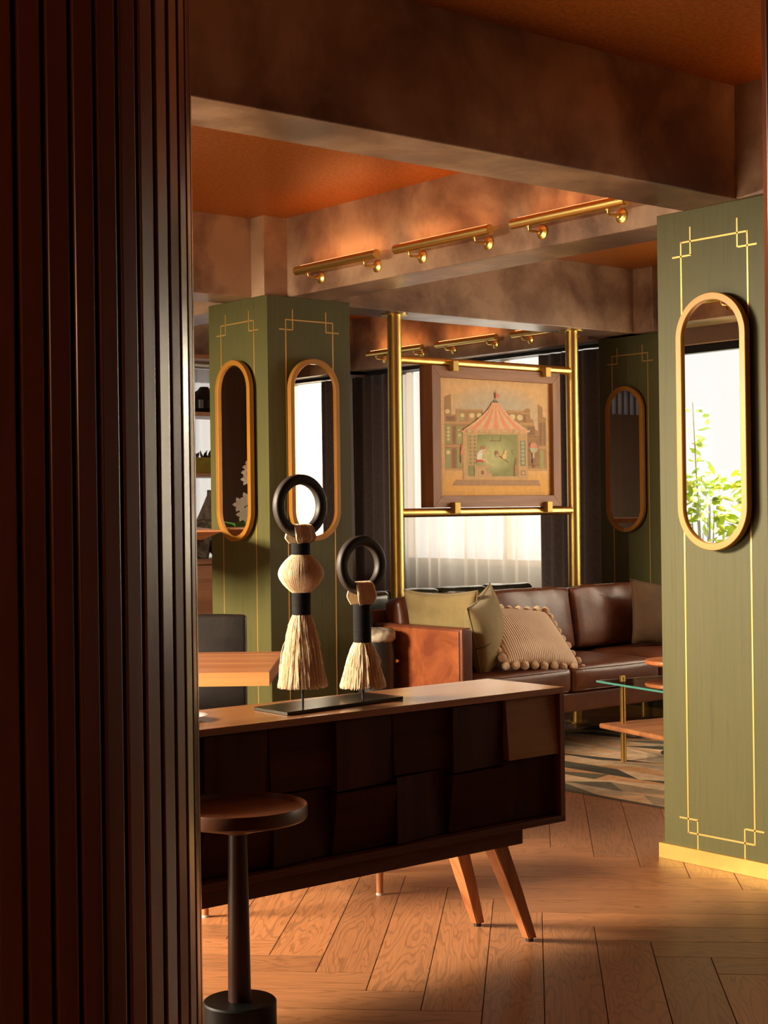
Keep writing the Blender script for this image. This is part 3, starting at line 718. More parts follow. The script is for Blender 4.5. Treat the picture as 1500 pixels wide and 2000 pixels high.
def tapered_leg(parent, top, foot, wt, wf, mat, name='leg', square=True, zt=None):
    bm = BM(); T, F = Vector(top), Vector(foot)
    def sec(c, w):
        if square: return [c+Vector((sx*w/2, sy*w/2, 0)) for sx, sy in ((-1, -1), (1, -1), (1, 1), (-1, 1))]
        return [c+Vector((w/2*math.cos(2*PI*j/18), w/2*math.sin(2*PI*j/18), 0)) for j in range(18)]
    loft(bm, [sec(F, wf), sec(F.lerp(T, 0.5), (wt+wf)/2), sec(T, wt)])
    if square: bmesh.ops.bevel(bm, geom=[e for e in bm.edges if abs((e.verts[0].co-e.verts[1].co).z) > 0.01], offset=0.004, segments=2, affect='EDGES')
    l = obj(name, bm, mat, parent, True, smooth='auto' if not square else False)
    bm = BM(); lathe(bm, [(wf*0.36, 0), (wf*0.36, F.z)], 16, (F.x, F.y, 0)); 
    obj('glide', bm, M_glide if not square else M_black, l, True)
    return l
M_glide = plain('pale_felt', (0.55, 0.50, 0.45), 0.8)
for top, foot in (((3.285, 3.47, 0.325), (3.415, 3.452, 0.012)), ((3.285, 3.66, 0.325), (3.415, 3.690, 0.012)), ((2.03, 3.47, 0.325), (1.93, 3.452, 0.012)), ((2.03, 3.66, 0.325), (1.93, 3.690, 0.012))):
    tapered_leg(sb, top, foot, 0.058, 0.034, M_leg)

# ------------------------------------------------------------------ tassel sculptures on a steel plate
sp = empty('tassel_sculpture', (2.73, 3.54, SZ1), 'pair of raffia tassels with black rings standing on a dark steel plate on the sideboard', 'sculpture')
bm = BM()
pl = [(2.497, 3.455), (2.957, 3.506), (2.945, 3.672), (2.500, 3.622)]
A = [bm.verts.new((x, y, SZ1+0.0005)) for x, y in pl]; B = [bm.verts.new((x, y, SZ1+0.010)) for x, y in pl]
bm.faces.new(A[::-1]); bm.faces.new(B)
for j in range(4): bm.faces.new((A[j], A[(j+1) % 4], B[(j+1) % 4], B[j]))
bmesh.ops.bevel(bm, geom=bm.edges[:], offset=0.001, segments=1, affect='EDGES'); obj('base_plate', bm, M_plate, sp, True)
def strands_cone(name, c, z0, z1, r0, r1, n, seed, wild=8):
    """fringe: many fine cords from binding (z1,r1) to the free ends (z0,r0)"""
    rnd = random.Random(seed); bm = BM()
    prof = []
    for i in range(9):
        t = i/8; prof.append(((r1+(r0-r1)*(t**0.80))*0.90, z1+(z0+0.006-z1)*t))
    nn = 64; rings = []
    for r, z in prof:
        rings.append([bm.verts.new((c[0]+r*(1+0.018*math.sin(j*2*PI/nn*19+z*20))*math.cos(2*PI*j/nn), c[1]+r*(1+0.018*math.sin(j*2*PI/nn*19+z*20))*math.sin(2*PI*j/nn), z)) for j in range(nn)])
    for A, B in zip(rings, rings[1:]):
        for j in range(nn): bm.faces.new((A[j], A[(j+1) % nn], B[(j+1) % nn], B[j]))
    bm.faces.new(rings[0]); bm.faces.new(rings[-1][::-1])
    for k in range(n):
        a = rnd.uniform(0, 2*PI); q = 1.0-0.12*rnd.random()
        da = rnd.gauss(0, 0.10); ph = rnd.uniform(0, 6.28); wob = rnd.uniform(0.0003, 0.0022)
        stray = rnd.random() < 0.05; pts = []
        zz0 = z0+rnd.uniform(-0.003, 0.007)
        for i in range(8):
            t = i/7; r = (r1+(r0-r1)*(t**0.80))*q+wob*math.sin(ph+t*7)+(0.010*math.sin(PI*t)*rnd.random() if stray else 0)
            aa = a+da*t+0.02*math.sin(ph+t*5)
            pts.append((c[0]+r*math.cos(aa), c[1]+r*math.sin(aa), z1+(zz0-z1)*t))
        tube(bm, pts, rnd.uniform(0.0006, 0.0011), 4, False)
    return obj(name, bm, M_cord, sp, True, smooth=True)
def bulb(name, c, prof, seed):
    rnd = random.Random(seed); bm = BM(); nn = 96; rings = []
    for r, z in prof:
        rings.append([bm.verts.new((c[0]+r*math.cos(2*PI*j/nn), c[1]+r*math.sin(2*PI*j/nn), z)) for j in range(nn)])
    for A, B in zip(rings, rings[1:]):
        for j in range(nn): bm.faces.new((A[j], A[(j+1) % nn], B[(j+1) % nn], B[j]))
    for k in range(300):
        a = rnd.uniform(0, 2*PI); ph = rnd.uniform(0, 6.28); da = rnd.gauss(0, 0.05)
        pts = [(c[0]+(r+0.0007)*math.cos(a+da*i/len(prof)), c[1]+(r+0.0007)*math.sin(a+da*i/len(prof)), z) for i, (r, z) in enumerate(prof)]
        tube(bm, pts, rnd.uniform(0.0007, 0.0011), 4, False)
    return obj(name, bm, M_cord, sp, True, smooth=True)
def tassel(c, zs, ringR, rsec, ringz, widths, bulbous, seed):
    """zs: heights dict; c: (x,y)"""
    bm = BM(); tube(bm, [(c[0], c[1], SZ1+0.009), (c[0], c[1], zs['skirt0']+0.03)], 0.0038, 10); obj('pole', bm, M_black, sp, True)
    strands_cone('tassel_skirt', c, zs['skirt0'], zs['skirt1'], widths['skirt'], widths['neck']*0.95, 760, seed)
    for a, b_ in zs['bind']:
        bm = BM(); prof = []; m = max(6, int((b_-a)/0.0022))
        for i in range(m+1):
            z = a+(b_-a)*i/m; prof.append((widths['neck']+0.0008*(i % 2), z))
        lathe(bm, prof, 32, (c[0], c[1], 0)); obj('binding', bm, M_bind, sp, True, smooth=True)
    if bulbous:
        z0, z1 = zs['bulb']; R = widths['bulb']; nk = widths['neck']*0.92; prof = []
        for i in range(15):
            t = i/14; s = math.sin(PI*t)**0.85 if 0 < t < 1 else 0
            s = (1-abs(2*t-1)**1.75)
            prof.append((nk+(R-nk)*max(0, s), z0+(z1-z0)*t))
        bulb('tassel_bulb', c, prof, seed+1)
    # ring in the xz plane
    bm = BM(); n = 72; hw = rsec; th = 0.0145; zc = ringz
    prof = []
    for i in range(16):
        a = 2*PI*i/16; ca, sa = math.cos(a), math.sin(a)
        prof.append((math.copysign(abs(ca)**0.55, ca)*hw, math.copysign(abs(sa)**0.55, sa)*th))
    rings = []
    for k in range(n):
        A = 2*PI*k/n; rings.append([bm.verts.new((c[0]+(ringR-hw+p)*math.cos(A), c[1]+q, zc+(ringR-hw+p)*math.sin(A))) for p, q in prof])
    for k in range(n):
        A, B = rings[k], rings[(k+1) % n]
        for j in range(16): bm.faces.new((A[j], A[(j+1) % 16], B[(j+1) % 16], B[j]))
    obj('ring', bm, M_ring, sp, True, smooth=True)
    # loop of cord over the lower ring section
    rnd = random.Random(seed+5); bm = BM(); zr = zc-ringR+hw; W_ = widths['loop']
    z0 = zs['loop0']
    for k in range(260):
        u = rnd.uniform(-1, 1); x = c[0]+u*W_*0.5; rr = hw+0.006+rnd.uniform(-0.002, 0.003); ry = th+0.0065+rnd.uniform(-0.002, 0.003)
        pts = []; nk = widths['neck']*0.9
        bulge = widths['lb']
        L1 = [(0, 0), (0.35, 0.55), (0.7, 0.9), (1.0, 1.0)]
        seq = []
        for t, f in ((0, 0), (0.3, 0.62), (0.6, 0.95), (0.85, 1.0)):
            yy = -(nk*0.9*(1-t)+(ry+bulge*math.sin(PI*t)*0.5)*t); z = z0+(zr-0.004-z0)*t
            xx = c[0]+u*(nk*(1-f)+W_*0.5*f*(1+0.10*math.sin(PI*t)))
            seq.append((xx, c[1]+yy, z))
        arc = [(x, c[1]-ry*math.cos(PI*i/6), zr+rr*math.sin(PI*i/6)) for i in range(0, 7)]
        back = [(p[0], 2*c[1]-p[1], p[2]) for p in seq[::-1]]
        tube(bm, seq+arc+back, 0.0014, 4, False)
    obj('tassel_loop', bm, M_cord, sp, True, smooth=True)
tassel((2.618, 3.548), dict(skirt0=0.853, skirt1=1.058, bind=[(1.058, 1.121), (1.229, 1.262)], bulb=(1.121, 1.229), loop0=1.262), 0.0905, 0.0150, 1.3675, dict(skirt=0.071, neck=0.0265, bulb=0.064, loop=0.064, lb=0.020), True, 11)
tassel((2.868, 3.585), dict(skirt0=0.8285, skirt1=0.962, bind=[(0.962, 1.074)], loop0=1.074), 0.0880, 0.0155, 1.1900, dict(skirt=0.069, neck=0.0265, bulb=0.06, loop=0.064, lb=0.020), False, 31)
# saucer at the left end of the sideboard top
bm = BM(); lathe(bm, [(0.001, 0.0), (0.035, 0.0), (0.045, 0.006), (0.068, 0.012), (0.066, 0.014), (0.044, 0.009), (0.001, 0.006)], 40, (2.245, 3.585, SZ1+0.0005), cap=False)
tag(obj('saucer', bm, M_white, smooth=True), 'white saucer rim on the left end of the sideboard top', 'dish')

# ------------------------------------------------------------------ pedestal side table with a black drum base
d_ = 3.86; st = fw*d_+rt*(-0.0975*d_); st.z = 0
so = empty('pedestal_table', (st.x, st.y, 0), 'small round dark wood pedestal table on a black drum base before the sideboard', 'side table')
bm = BM(); R = 0.176; zt = 0.622
lathe(bm, [(0.001, zt-0.012), (R-0.008, zt-0.012), (R-0.006, zt), (R-0.002, zt+0.001), (R, zt-0.003), (R, zt-0.030), (R-0.004, zt-0.035), (0.06, zt-0.062), (0.034, zt-0.070), (0.001, zt-0.070)], 72, (st.x, st.y, 0), cap=False)
obj('tray_top', bm, M_stoolwood, so, True, smooth='auto')
bm = BM(); lathe(bm, [(0.001, 0.134), (0.029, 0.134), (0.026, 0.40), (0.0235, zt-0.068), (0.001, zt-0.068)], 36, (st.x, st.y, 0), cap=False); obj('stem', bm, wood('dark_stem_wood', (0.02, 0.007, 0.004), (0.05, 0.016, 0.008), 'z', 0.45, 1.0, 0.0, spec=0.3), so, True, smooth='auto')
bm = BM(); lathe(bm, [(0.001, 0.0), (0.090, 0.0), (0.092, 0.004), (0.092, 0.131), (0.088, 0.135), (0.001, 0.135)], 56, (st.x, st.y, 0), cap=False); obj('drum_base', bm, plain('black_lacquer', (0.003, 0.003, 0.003), 0.45, spec=0.2), so, True, smooth='auto')

# ------------------------------------------------------------------ dining table, chair, bench at the left
T0 = fw*5.80+rt*(-0.438); T0.z = 0; dt = empty('dining_table', (T0.x, T0.y, 0), 'thick topped wooden dining table entering from behind the slatted column', 'table', -YAW)
bm = BM(); vs_ = box(bm, -1.60, 0.0, 0.0, 0.86, 0.700, 0.752, 0.003, 2); obj('tabletop', bm, M_table, dt)
bm = BM(); box(bm, -1.60, 0.0, -0.004, 0.0, 0.701, 0.751); obj('edge_band', bm, M_table_edge, dt)
for x, y in ((-0.62, 0.2), (-1.5, 0.2), (-0.62, 0.66), (-1.5, 0.66)):
    bm = BM(); box(bm, x-0.035, x+0.035, y-0.035, y+0.035, 0.0, 0.70, 0.003); obj('leg', bm, M_table_edge, dt)
C0 = fw*7.0+rt*(-0.63); ch = empty('leather_chair', (C0.x, C0.y, 0), 'black leather dining chair behind the wooden table, against the green column', 'chair', -YAW+0.04)
def soft_box(x0, x1, y0, y1, z0, z1, r, sub=1, puff=0.0, seg=4):
    bm = BM(); box(bm, x0, x1, y0, y1, z0, z1, r, seg); 
    bmesh.ops.subdivide_edges(bm, edges=[e for e in bm.edges if e.calc_length() > 0.06], cuts=4, use_grid_fill=True)
    return bm
bm = soft_box(-0.46, 0.0, -0.03, 0.03, 0.43, 0.892, 0.018)
for v in bm.verts:
    u = (v.co.x+0.23)/0.23; w = (v.co.z-0.43)/0.46
    v.co.y += -0.016*(1-u*u)*math.sin(PI*min(1, max(0, w)))*(1 if v.co.y < 0 else 0)+0.05*w
    v.co.z += -0.006*(u*u)*w
obj('backrest', bm, M_leather_black, ch, smooth=True)
bm = soft_box(-0.46, 0.0, -0.44, 0.0, 0.40, 0.47, 0.02); obj('seat', bm, M_leather_black, ch, smooth=True)
bm = BM(); box(bm, -0.45, -0.01, -0.02, 0.02, 0.20, 0.43, 0.008); obj('back_skirt', bm, M_leather_black, ch)
for x in (-0.43, -0.03):
    for y in (-0.40, 0.0):
        bm = BM(); box(bm, x-0.016, x+0.016, y-0.016, y+0.016, 0.0, 0.41, 0.003); obj('leg', bm, M_black, ch)
bc = empty('bench', (3.16, 4.42, 0), 'low bench with round tapered wooden legs, seen only below the sideboard', 'bench', math.atan2(4.215-4.38, 3.471-2.85))
bm = soft_box(-0.36, 0.36, -0.13, 0.24, 0.40, 0.46, 0.02); obj('seat_pad', bm, M_leather_black, bc, smooth=True)
bm = BM(); box(bm, -0.33, 0.33, -0.09, 0.20, 0.37, 0.40, 0.003); obj('seat_frame', bm, M_leg, bc)
ca_, sa_ = math.cos(bc.rotation_euler.z), math.sin(bc.rotation_euler.z)
for x in (-0.321, 0.321):
    for y in (-0.122, 0.22):
        bm = BM(); loft(bm, [[(x+r_*math.cos(2*PI*j/18), y+r_*math.sin(2*PI*j/18)+oy, z) for j in range(18)] for r_, z, oy in ((0.012, 0.008, 0), (0.018, 0.25, 0.0), (0.02, 0.37, 0.0))])
        lg = obj('leg', bm, M_leg, bc, smooth='auto')
        bm = BM(); lathe(bm, [(0.013, 0), (0.013, 0.008)], 18, (x, y, 0)); g = obj('glide', bm, M_glide, lg)

# ------------------------------------------------------------------ rug of hide triangles
bm = BM(); cl = bm.loops.layers.float_color.new('col')
RX0, RX1, RY0, RY1, RZ = 5.36, 7.62, 4.25, 6.55, 0.009
cols = [(0.46, 0.25, 0.12), (0.085, 0.080, 0.058), (0.50, 0.32, 0.18), (0.28, 0.21, 0.13), (0.060, 0.056, 0.042), (0.52, 0.37, 0.23), (0.12, 0.105, 0.072), (0.36, 0.28, 0.19)]
rnd = random.Random(5); nb = 15; wb = (RX1-RX0)/nb
def quadc(pts, c, z):
    f = bm.faces.new([bm.verts.new((x, y, z)) for x, y in pts])
    for l in f.loops: l[cl] = (*c, 1)
for i in range(nb):
    x0 = RX0+i*wb; x1 = x0+wb; y = RY0-rnd.uniform(0, 0.3); side = 0; last = -1
    # long shards: zig-zag of slim triangles along the strip
    a, b_ = y, y+rnd.uniform(0.1, 0.3)
    while min(a, b_) < RY1:
        ci = rnd.randrange(len(cols))
        while ci == last: ci = rnd.randrange(len(cols))
        last = ci; st_ = rnd.uniform(0.30, 0.60)
        if side: tri = [(x0, a), (x1, b_), (x1, b_+st_)]; b_ += st_
        else: tri = [(x0, a), (x1, b_), (x0, a+st_)]; a += st_
        side ^= 1
        # clip in y by clamping
        tri = [(x, min(max(yy, RY0), RY1)) for x, yy in tri]
        ar = abs((tri[1][0]-tri[0][0])*(tri[2][1]-tri[0][1])-(tri[2][0]-tri[0][0])*(tri[1][1]-tri[0][1]))
        if ar > 1e-4: quadc(tri, cols[ci], RZ)
e = [(RX0, RY0), (RX1, RY0), (RX1, RY1), (RX0, RY1)]
for j in range(4):
    p, q = e[j], e[(j+1) % 4]
    f = bm.faces.new([bm.verts.new((p[0], p[1], RZ)), bm.verts.new((q[0], q[1], RZ)), bm.verts.new((q[0], q[1], 0.0005)), bm.verts.new((p[0], p[1], 0.0005))])
    for l in f.loops: l[cl] = (0.05, 0.04, 0.03, 1)
quadc([(x, y) for x, y in e], (0.1, 0.08, 0.05), 0.0005)
tag(obj('patchwork_rug', bm, M_rug), 'patchwork hide rug of long triangles under the sofa and glass table', 'rug')

# ------------------------------------------------------------------ brown leather sofa
sf = empty('leather_sofa', (6.55, 6.3, RZ), 'brown leather three seat sofa with a flat tan side panel and slim brass legs', 'sofa')
def cushion(name, x0, x1, y0, y1, z0, z1, mat, crown=0.02, front=0.012, tilt=None, seed=0, wr=0.004, parent=sf, axis='z'):
    bm = BM(); box(bm, x0, x1, y0, y1, z0, z1, 0.028, 4)
    bmesh.ops.subdivide_edges(bm, edges=[e for e in bm.edges if e.calc_length() > 0.05], cuts=11, use_grid_fill=True)
    cx, cy, cz = (x0+x1)/2, (y0+y1)/2, (z0+z1)/2; hx, hy, hz = (x1-x0)/2, (y1-y0)/2, (z1-z0)/2
    for v in bm.verts:
        u, w, q = (v.co.x-cx)/hx, (v.co.y-cy)/hy, (v.co.z-cz)/hz
        nz = noise.noise(Vector((v.co.x*9+seed, v.co.y*9, v.co.z*9)))
        if axis == 'z':
            f = (1-u**4)*(1-w**4)
            if q > 0: v.co.z += crown*f+wr*nz*f
            if w < -0.8: v.co.y -= front*(1-u**4)*(1-q*q)-wr*nz*0.6
        else:
            f = (1-u**4)*(1-q**4)
            wrn = noise.noise(Vector((v.co.x*26+seed, v.co.y*3, v.co.z*4)))
            if w < 0: v.co.y -= crown*f+wr*3.6*wrn*(0.35+0.65*max(0, q))*(1-u**6)
            if q > 0.8: v.co.z += 0.012*(1-u**4)-0.010*abs(u)**8
    if tilt:
        ang, py_, pz_ = tilt; R_ = Matrix.Translation((0, py_, pz_)) @ Matrix.Rotation(ang, 4, 'X') @ Matrix.Translation((0, -py_, -pz_))
        for v in bm.verts: v.co = R_ @ v.co
    else: R_ = Matrix.Identity(4)
    o = obj(name, bm, mat, parent, True, smooth=True)
    # piping round the front/top seam
    bm = BM(); i_ = 0.010
    if axis == 'z': loops = [[(x0+i_, y0+i_*0.6, z1-i_), (x1-i_, y0+i_*0.6, z1-i_), (x1-i_*0.6, y1-i_, z1-i_), (x0+i_*0.6, y1-i_, z1-i_)],
                             [(x0+i_, y0+i_*0.6, z0+i_), (x1-i_, y0+i_*0.6, z0+i_), (x1-i_*0.6, y1-i_, z0+i_), (x0+i_*0.6, y1-i_, z0+i_)]]
    else: loops = [[(x0+i_, y0+i_, z0+i_), (x1-i_, y0+i_, z0+i_), (x1-i_, y0+i_, z1-i_*0.6), (x0+i_, y0+i_, z1-i_*0.6)]]
    for lp in loops:
        pts = []
        for j in range(4):
            a, b_ = Vector(lp[j]), Vector(lp[(j+1) % 4])
            for k in range(10):
                t = 0.03+0.94*k/9; p = a.lerp(b_, t)
                u = 4*t*(1-t)
                if axis == 'z':
                    if j == 0: p.y -= front*u*0.5
                else:
                    if j == 2: p.z += 0.012*u
                pts.append(R_ @ p)
        tube(bm, pts, 0.0042, 6, closed=True)
    obj('piping', bm, mat, o, True, smooth=True)
    return o
sx = [5.478, 6.212, 6.945, 7.60]; sb_x = [5.478, 6.135, 6.845, 7.52]
for k in range(3):
    cushion('seat_cushion', sx[k]+0.003, sx[k+1]-0.003, 5.915, 6.63, 0.335, 0.470, M_leather, 0.030, 0.014, seed=k*7)
for k in range(3):
    cushion('back_cushion', sb_x[k]+0.004, sb_x[k+1]-0.004, 6.475, 6.605, 0.485, 0.855, M_leather, 0.030, 0, (-0.16, 6.625, 0.485), seed=3+k*5, wr=0.006, axis='y')
bm = soft_box(5.400, 5.476, 5.925, 6.645, 0.225, 0.735, 0.012); obj('arm', bm, M_leather, sf, True, smooth='auto')
bm = BM(); box(bm, 5.393, 5.4005, 5.945, 6.605, 0.235, 0.720, 0.003, 2)
tag(obj('side_panel', bm, M_leather_tan, sf, True), 'flat orange tan leather panel of the near arm')
bm = soft_box(7.602, 7.678, 5.925, 6.48, 0.225, 0.735, 0.012); obj('arm', bm, M_leather, sf, True, smooth='auto')
bm = soft_box(5.478, 7.60, 5.935, 6.60, 0.225, 0.333, 0.012); obj('seat_rail', bm, M_leather, sf, True, smooth='auto')
bm = soft_box(5.400, 7.66, 6.645, 6.71, 0.225, 0.80, 0.016)
for v in bm.verts: v.co.y += max(0, v.co.z-0.5)*0.06
obj('back_frame', bm, M_leather, sf, True, smooth='auto')
for x, y in ((5.47, 5.99), (7.58, 5.99), (5.47, 6.60), (6.52, 6.60), (7.58, 6.60)):
    bm = BM(); tube(bm, [(x, y, RZ+0.0005), (x, y, 0.228)], 0.011, 16); obj('leg', bm, M_brass, sf, True, smooth='auto')

# ------------------------------------------------------------------ cushions
def pillow_mesh(w, h, th, seed=0, pinch=0.07, n=26, rib=None, power=0.42):
    bm = BM(); V = {}
    for s in (1, -1):
        for i in range(n+1):
            for j in range(n+1):
                u, v = -1+2*i/n, -1+2*j/n
                if s == -1 and (i in (0, n) or j in (0, n)): V[s, i, j] = V[1, i, j]; continue
                x = u*w/2*(1-pinch*(1-v*v)*abs(u)**2); z = v*h/2*(1-pinch*(1-u*u)*abs(v)**2)
                e = max(0.0, (1-u*u)*(1-v*v))
                y = s*th/2*(e**power)
                y += s*0.004*noise.noise(Vector((u*2.5+seed, v*2.5, s)))*min(1, e*3)
                # corner creases
                y -= s*0.006*math.exp(-((abs(u)-abs(v))**2)*60)*max(0, (abs(u)*abs(v)-0.25))*min(1, e*6)
                V[s, i, j] = bm.verts.new((x, y, z))
    for s in (1, -1):
        for i in range(n):
            for j in range(n):
                try: bm.faces.new((V[s, i, j], V[s, i+1, j], V[s, i+1, j+1], V[s, i, j+1]))
                except ValueError: pass
    return bm
def outline(w, h, pinch, n=14, grow=0.0):
    P = []
    for a, b_ in (((-1, -1), (1, -1)), ((1, -1), (1, 1)), ((1, 1), (-1, 1)), ((-1, 1), (-1, -1))):
        for k in range(n):
            t = k/n; u = a[0]+(b_[0]-a[0])*t; v = a[1]+(b_[1]-a[1])*t
            P.append((u*(w/2+grow)*(1-pinch*(1-v*v)*abs(u)**2), 0, v*(h/2+grow)*(1-pinch*(1-u*u)*abs(v)**2)))
    return P
def pillow(name, loc, rot, w, h, th, mat, label, group, seam_mat=None, pinch=0.07, seed=0):
    o = bpy.data.objects.new(name, None); COL.objects.link(o); o.location = loc; o.rotation_euler = rot; o.empty_display_size = 0.05
    tag(o, label, 'cushion', group)
    obj('cover', pillow_mesh(w, h, th, seed, pinch), mat, o, smooth=True)
    bm = BM(); tube(bm, outline(w, h, pinch), 0.0035, 6, closed=True); obj('piping', bm, seam_mat or mat, o, smooth=True)
    return o
GP = 'cushions lying on the leather sofa'
# olive square one standing in the arm corner, facing the viewer's side
p = pillow('cushion', (5.590, 6.285, 0.705), (0.14, 0.0, -1.15), 0.44, 0.43, 0.13, M_olive, 'olive green square cushion standing behind the tan sofa arm', GP, seed=1, pinch=0.11)
p = pillow('cushion', (5.735, 6.10, 0.690), (-0.10, -0.28, 0.50), 0.42, 0.42, 0.17, M_olive, 'olive cushion leaning edge-on against the other olive one, with a dark seam across', GP, seed=5, pinch=0.11)
bm = BM(); tube(bm, [(-0.215+0.43*k/14, -0.0755*(max(0, (1-(-1+2*k/14)**2))**0.42)-0.0015 if 0 < k < 14 else 0, -0.02) for k in range(15)], 0.0028, 6)
obj('seam', bm, plain('dark_seam', (0.06, 0.035, 0.015), 0.9), p, smooth=True)
pillow('cushion', (7.42, 6.30, 0.685), (-0.22, 0.14, -0.25), 0.46, 0.40, 0.14, M_brownpillow, 'plain dark brown cushion at the far end of the sofa, cut by the green column', GP, seed=9)
# cream ribbed cushion with pompoms
M_rib, N, L, b = new_mat('ribbed_cream_knit')
tc = N.new('ShaderNodeTexCoord'); wv = N.new('ShaderNodeTexWave'); wv.wave_type = 'BANDS'; wv.bands_direction = 'X'
wv.inputs['Scale'].default_value = 22; wv.inputs['Distortion'].default_value = 0.4; wv.inputs['Detail'].default_value = 1
L.new(tc.outputs['Object'], wv.inputs['Vector'])
L.new(ramp(N, L, wv.outputs['Fac'], [(0.0, (0.45, 0.28, 0.17)), (0.45, (0.84, 0.62, 0.42)), (1.0, (0.92, 0.72, 0.52))]), b.inputs['Base Color'])
b.inputs['Roughness'].default_value = 0.95; b.inputs['Sheen Weight'].default_value = 0.2
add_bump(N, L, b, wv.outputs['Fac'], 0.8, 0.004)
pc = bpy.data.objects.new('pompom_cushion', None); COL.objects.link(pc)
pc.location = (6.04, 6.10, 0.642); pc.rotation_euler = (-0.78, 0.10, 0.02)
tag(pc, 'cream ribbed cushion edged with pompoms lying back on the sofa seat', 'cushion', GP)
PWD, PHT = 0.58, 0.41
obj('cover', pillow_mesh(PWD, PHT, 0.15, 3, 0.05, 40), M_rib, pc, smooth=True)
bm = BM(); bmesh.ops.create_icosphere(bm, subdivisions=3, radius=0.0235)
for v in bm.verts: v.co *= 1+0.07*noise.noise(v.co*160)
pm0 = None; OP = outline(PWD, PHT, 0.05, 8, 0.014)
for k, q in enumerate(OP):
    if pm0 is None: pm0 = obj('pompom', bm, M_cream, pc, smooth=True); o = pm0
    else: o = pm0.copy(); COL.objects.link(o)
    o.location = (q[0], q[1]-0.004*(k % 2), q[2]); o.rotation_euler = (k*1.3, k*0.7, k)
    s_ = 0.92+0.16*((k*37) % 10)/10; o.scale = (s_, s_, s_)

# ------------------------------------------------------------------ glass coffee table
ct_dir = Vector((0.975, -0.223, 0)); cn_dir = Vector((-0.223, -0.975, 0))
ang = math.atan2(ct_dir.y, ct_dir.x)
# local frame: +x along ct_dir, -y along cn_dir
ctb = empty('coffee_table', (6.008, 5.552, RZ), 'low coffee table with clear glass top, wooden shelf and slim brass legs', 'coffee table', ang)
bm = BM(); box(bm, 0.0, 1.05, -0.72, 0.0, 0.437-RZ, 0.449-RZ, 0.002, 2); tag(obj('glass_top', bm, M_tableglass, ctb), 'clear glass top with a green edge')
bm = BM(); box(bm, -0.0015, 1.0515, -0.7215, -0.7200, 0.438-RZ, 0.448-RZ); box(bm, -0.0015, 0.0, -0.72, 0.0, 0.438-RZ, 0.448-RZ)
tag(obj('polished_edge', bm, plain('glass_edge_green', (0.07, 0.24, 0.19), 0.15, coat=0.3), ctb), 'green tinted polished edge of the glass')
bm = BM(); box(bm, 0.055, 1.0, -0.70, 0.065, 0.185-RZ, 0.212-RZ, 0.010, 4); obj('shelf', bm, M_shelfwood, ctb, smooth='auto')
for x, y in ((0.150, -0.005), (0.90, -0.005), (0.150, -0.63), (0.90, -0.63)):
    for a in (0, 0.017):
        bm = BM(); box(bm, x-0.004+a, x+0.004+a, y-0.015, y+0.003, 0.0005, 0.462-RZ, 0.001, 1); obj('leg', bm, M_brass, ctb)
    bm = BM(); box(bm, x-0.004, x+0.021, y-0.015, y+0.003, 0.456-RZ, 0.464-RZ, 0.001, 1); obj('leg_cap', bm, M_brass, ctb)
rtp = fw*8.42+rt*(0.189*8.42)
rto = empty('round_side_table', (rtp.x, rtp.y, RZ), 'round red-brown wooden table top rising behind the glass table at the column edge', 'side table')
bm = BM(); lathe(bm, [(0.001, 0.492), (0.165, 0.492), (0.180, 0.502), (0.182, 0.512), (0.178, 0.520), (0.001, 0.521)], 64, (0, 0, -RZ), cap=False)
obj('tabletop', bm, wood('red_side_table_wood', (0.36, 0.10, 0.03), (0.58, 0.20, 0.07), 'x', 0.3, 0.8, 0.2), rto, smooth='auto')
bm = BM(); tube(bm, [(0, 0, 0.012), (0, 0, 0.492-RZ)], 0.016, 20); obj('stem', bm, M_brass, rto, smooth='auto')
bm = BM(); lathe(bm, [(0.001, 0.0005), (0.10, 0.0005), (0.10, 0.008), (0.016, 0.014), (0.001, 0.014)], 48, cap=False); obj('base_disc', bm, M_black, rto, smooth='auto')

# ------------------------------------------------------------------ dark green banquette behind the brass frame
bq = empty('green_banquette', (6.3, 7.45, 0), 'glossy dark green leather banquette back visible over the sofa below the sheer curtain', 'bench')
nseg = 5; X0, X1 = 5.25, 7.30
for k in range(nseg):
    a, b_ = X0+(X1-X0)*k/nseg, X0+(X1-X0)*(k+1)/nseg
    bm = soft_box(a+0.002, b_-0.002, 7.28, 7.42, 0.42, 0.862, 0.045, seg=5)
    for v in bm.verts: v.co.z += 0.006*noise.noise(Vector((v.co.x*12, v.co.y*12, 3)))
    obj('back_pad', bm, M_leather_green, bq, True, smooth=True)
bm = soft_box(X0, X1, 7.42, 7.90, 0.36, 0.46, 0.03); obj('seat_pad', bm, M_leather_green, bq, True, smooth=True)
bm = BM(); box(bm, X0+0.02, X1-0.02, 7.30, 7.88, 0.0, 0.36, 0.004); obj('plinth', bm, M_black, bq, True)

# round stool with a rolled cream top between the column and the sofa arm
rs = empty('upholstered_stool', (5.235, 6.43, 0), 'tall black stool with a pale rolled top between the smaller tassel and the sofa arm', 'stool')
bm = BM(); lathe(bm, [(0.001, 0.10), (0.085, 0.10), (0.098, 0.14), (0.100, 0.60), (0.092, 0.665), (0.001, 0.665)], 40, (5.235, 6.43, 0), cap=False); obj('body', bm, M_leather_black, rs, True, smooth='auto')
bm = BM(); lathe(bm, [(0.001, 0.655), (0.090, 0.650), (0.107, 0.668), (0.108, 0.695), (0.095, 0.718), (0.05, 0.722), (0.001, 0.722)], 40, (5.235, 6.43, 0), cap=False)
for v in bm.verts: v.co.z += 0.003*math.sin(math.atan2(v.co.y-6.43, v.co.x-5.235)*16)
tag(obj('rolled_top', bm, noisy('pale_hide', [(0.35, (0.16, 0.13, 0.09)), (0.6, (0.50, 0.43, 0.32))], 14, rough=0.4, dist=1), rs, True, smooth=True), 'pale cream rolled top')
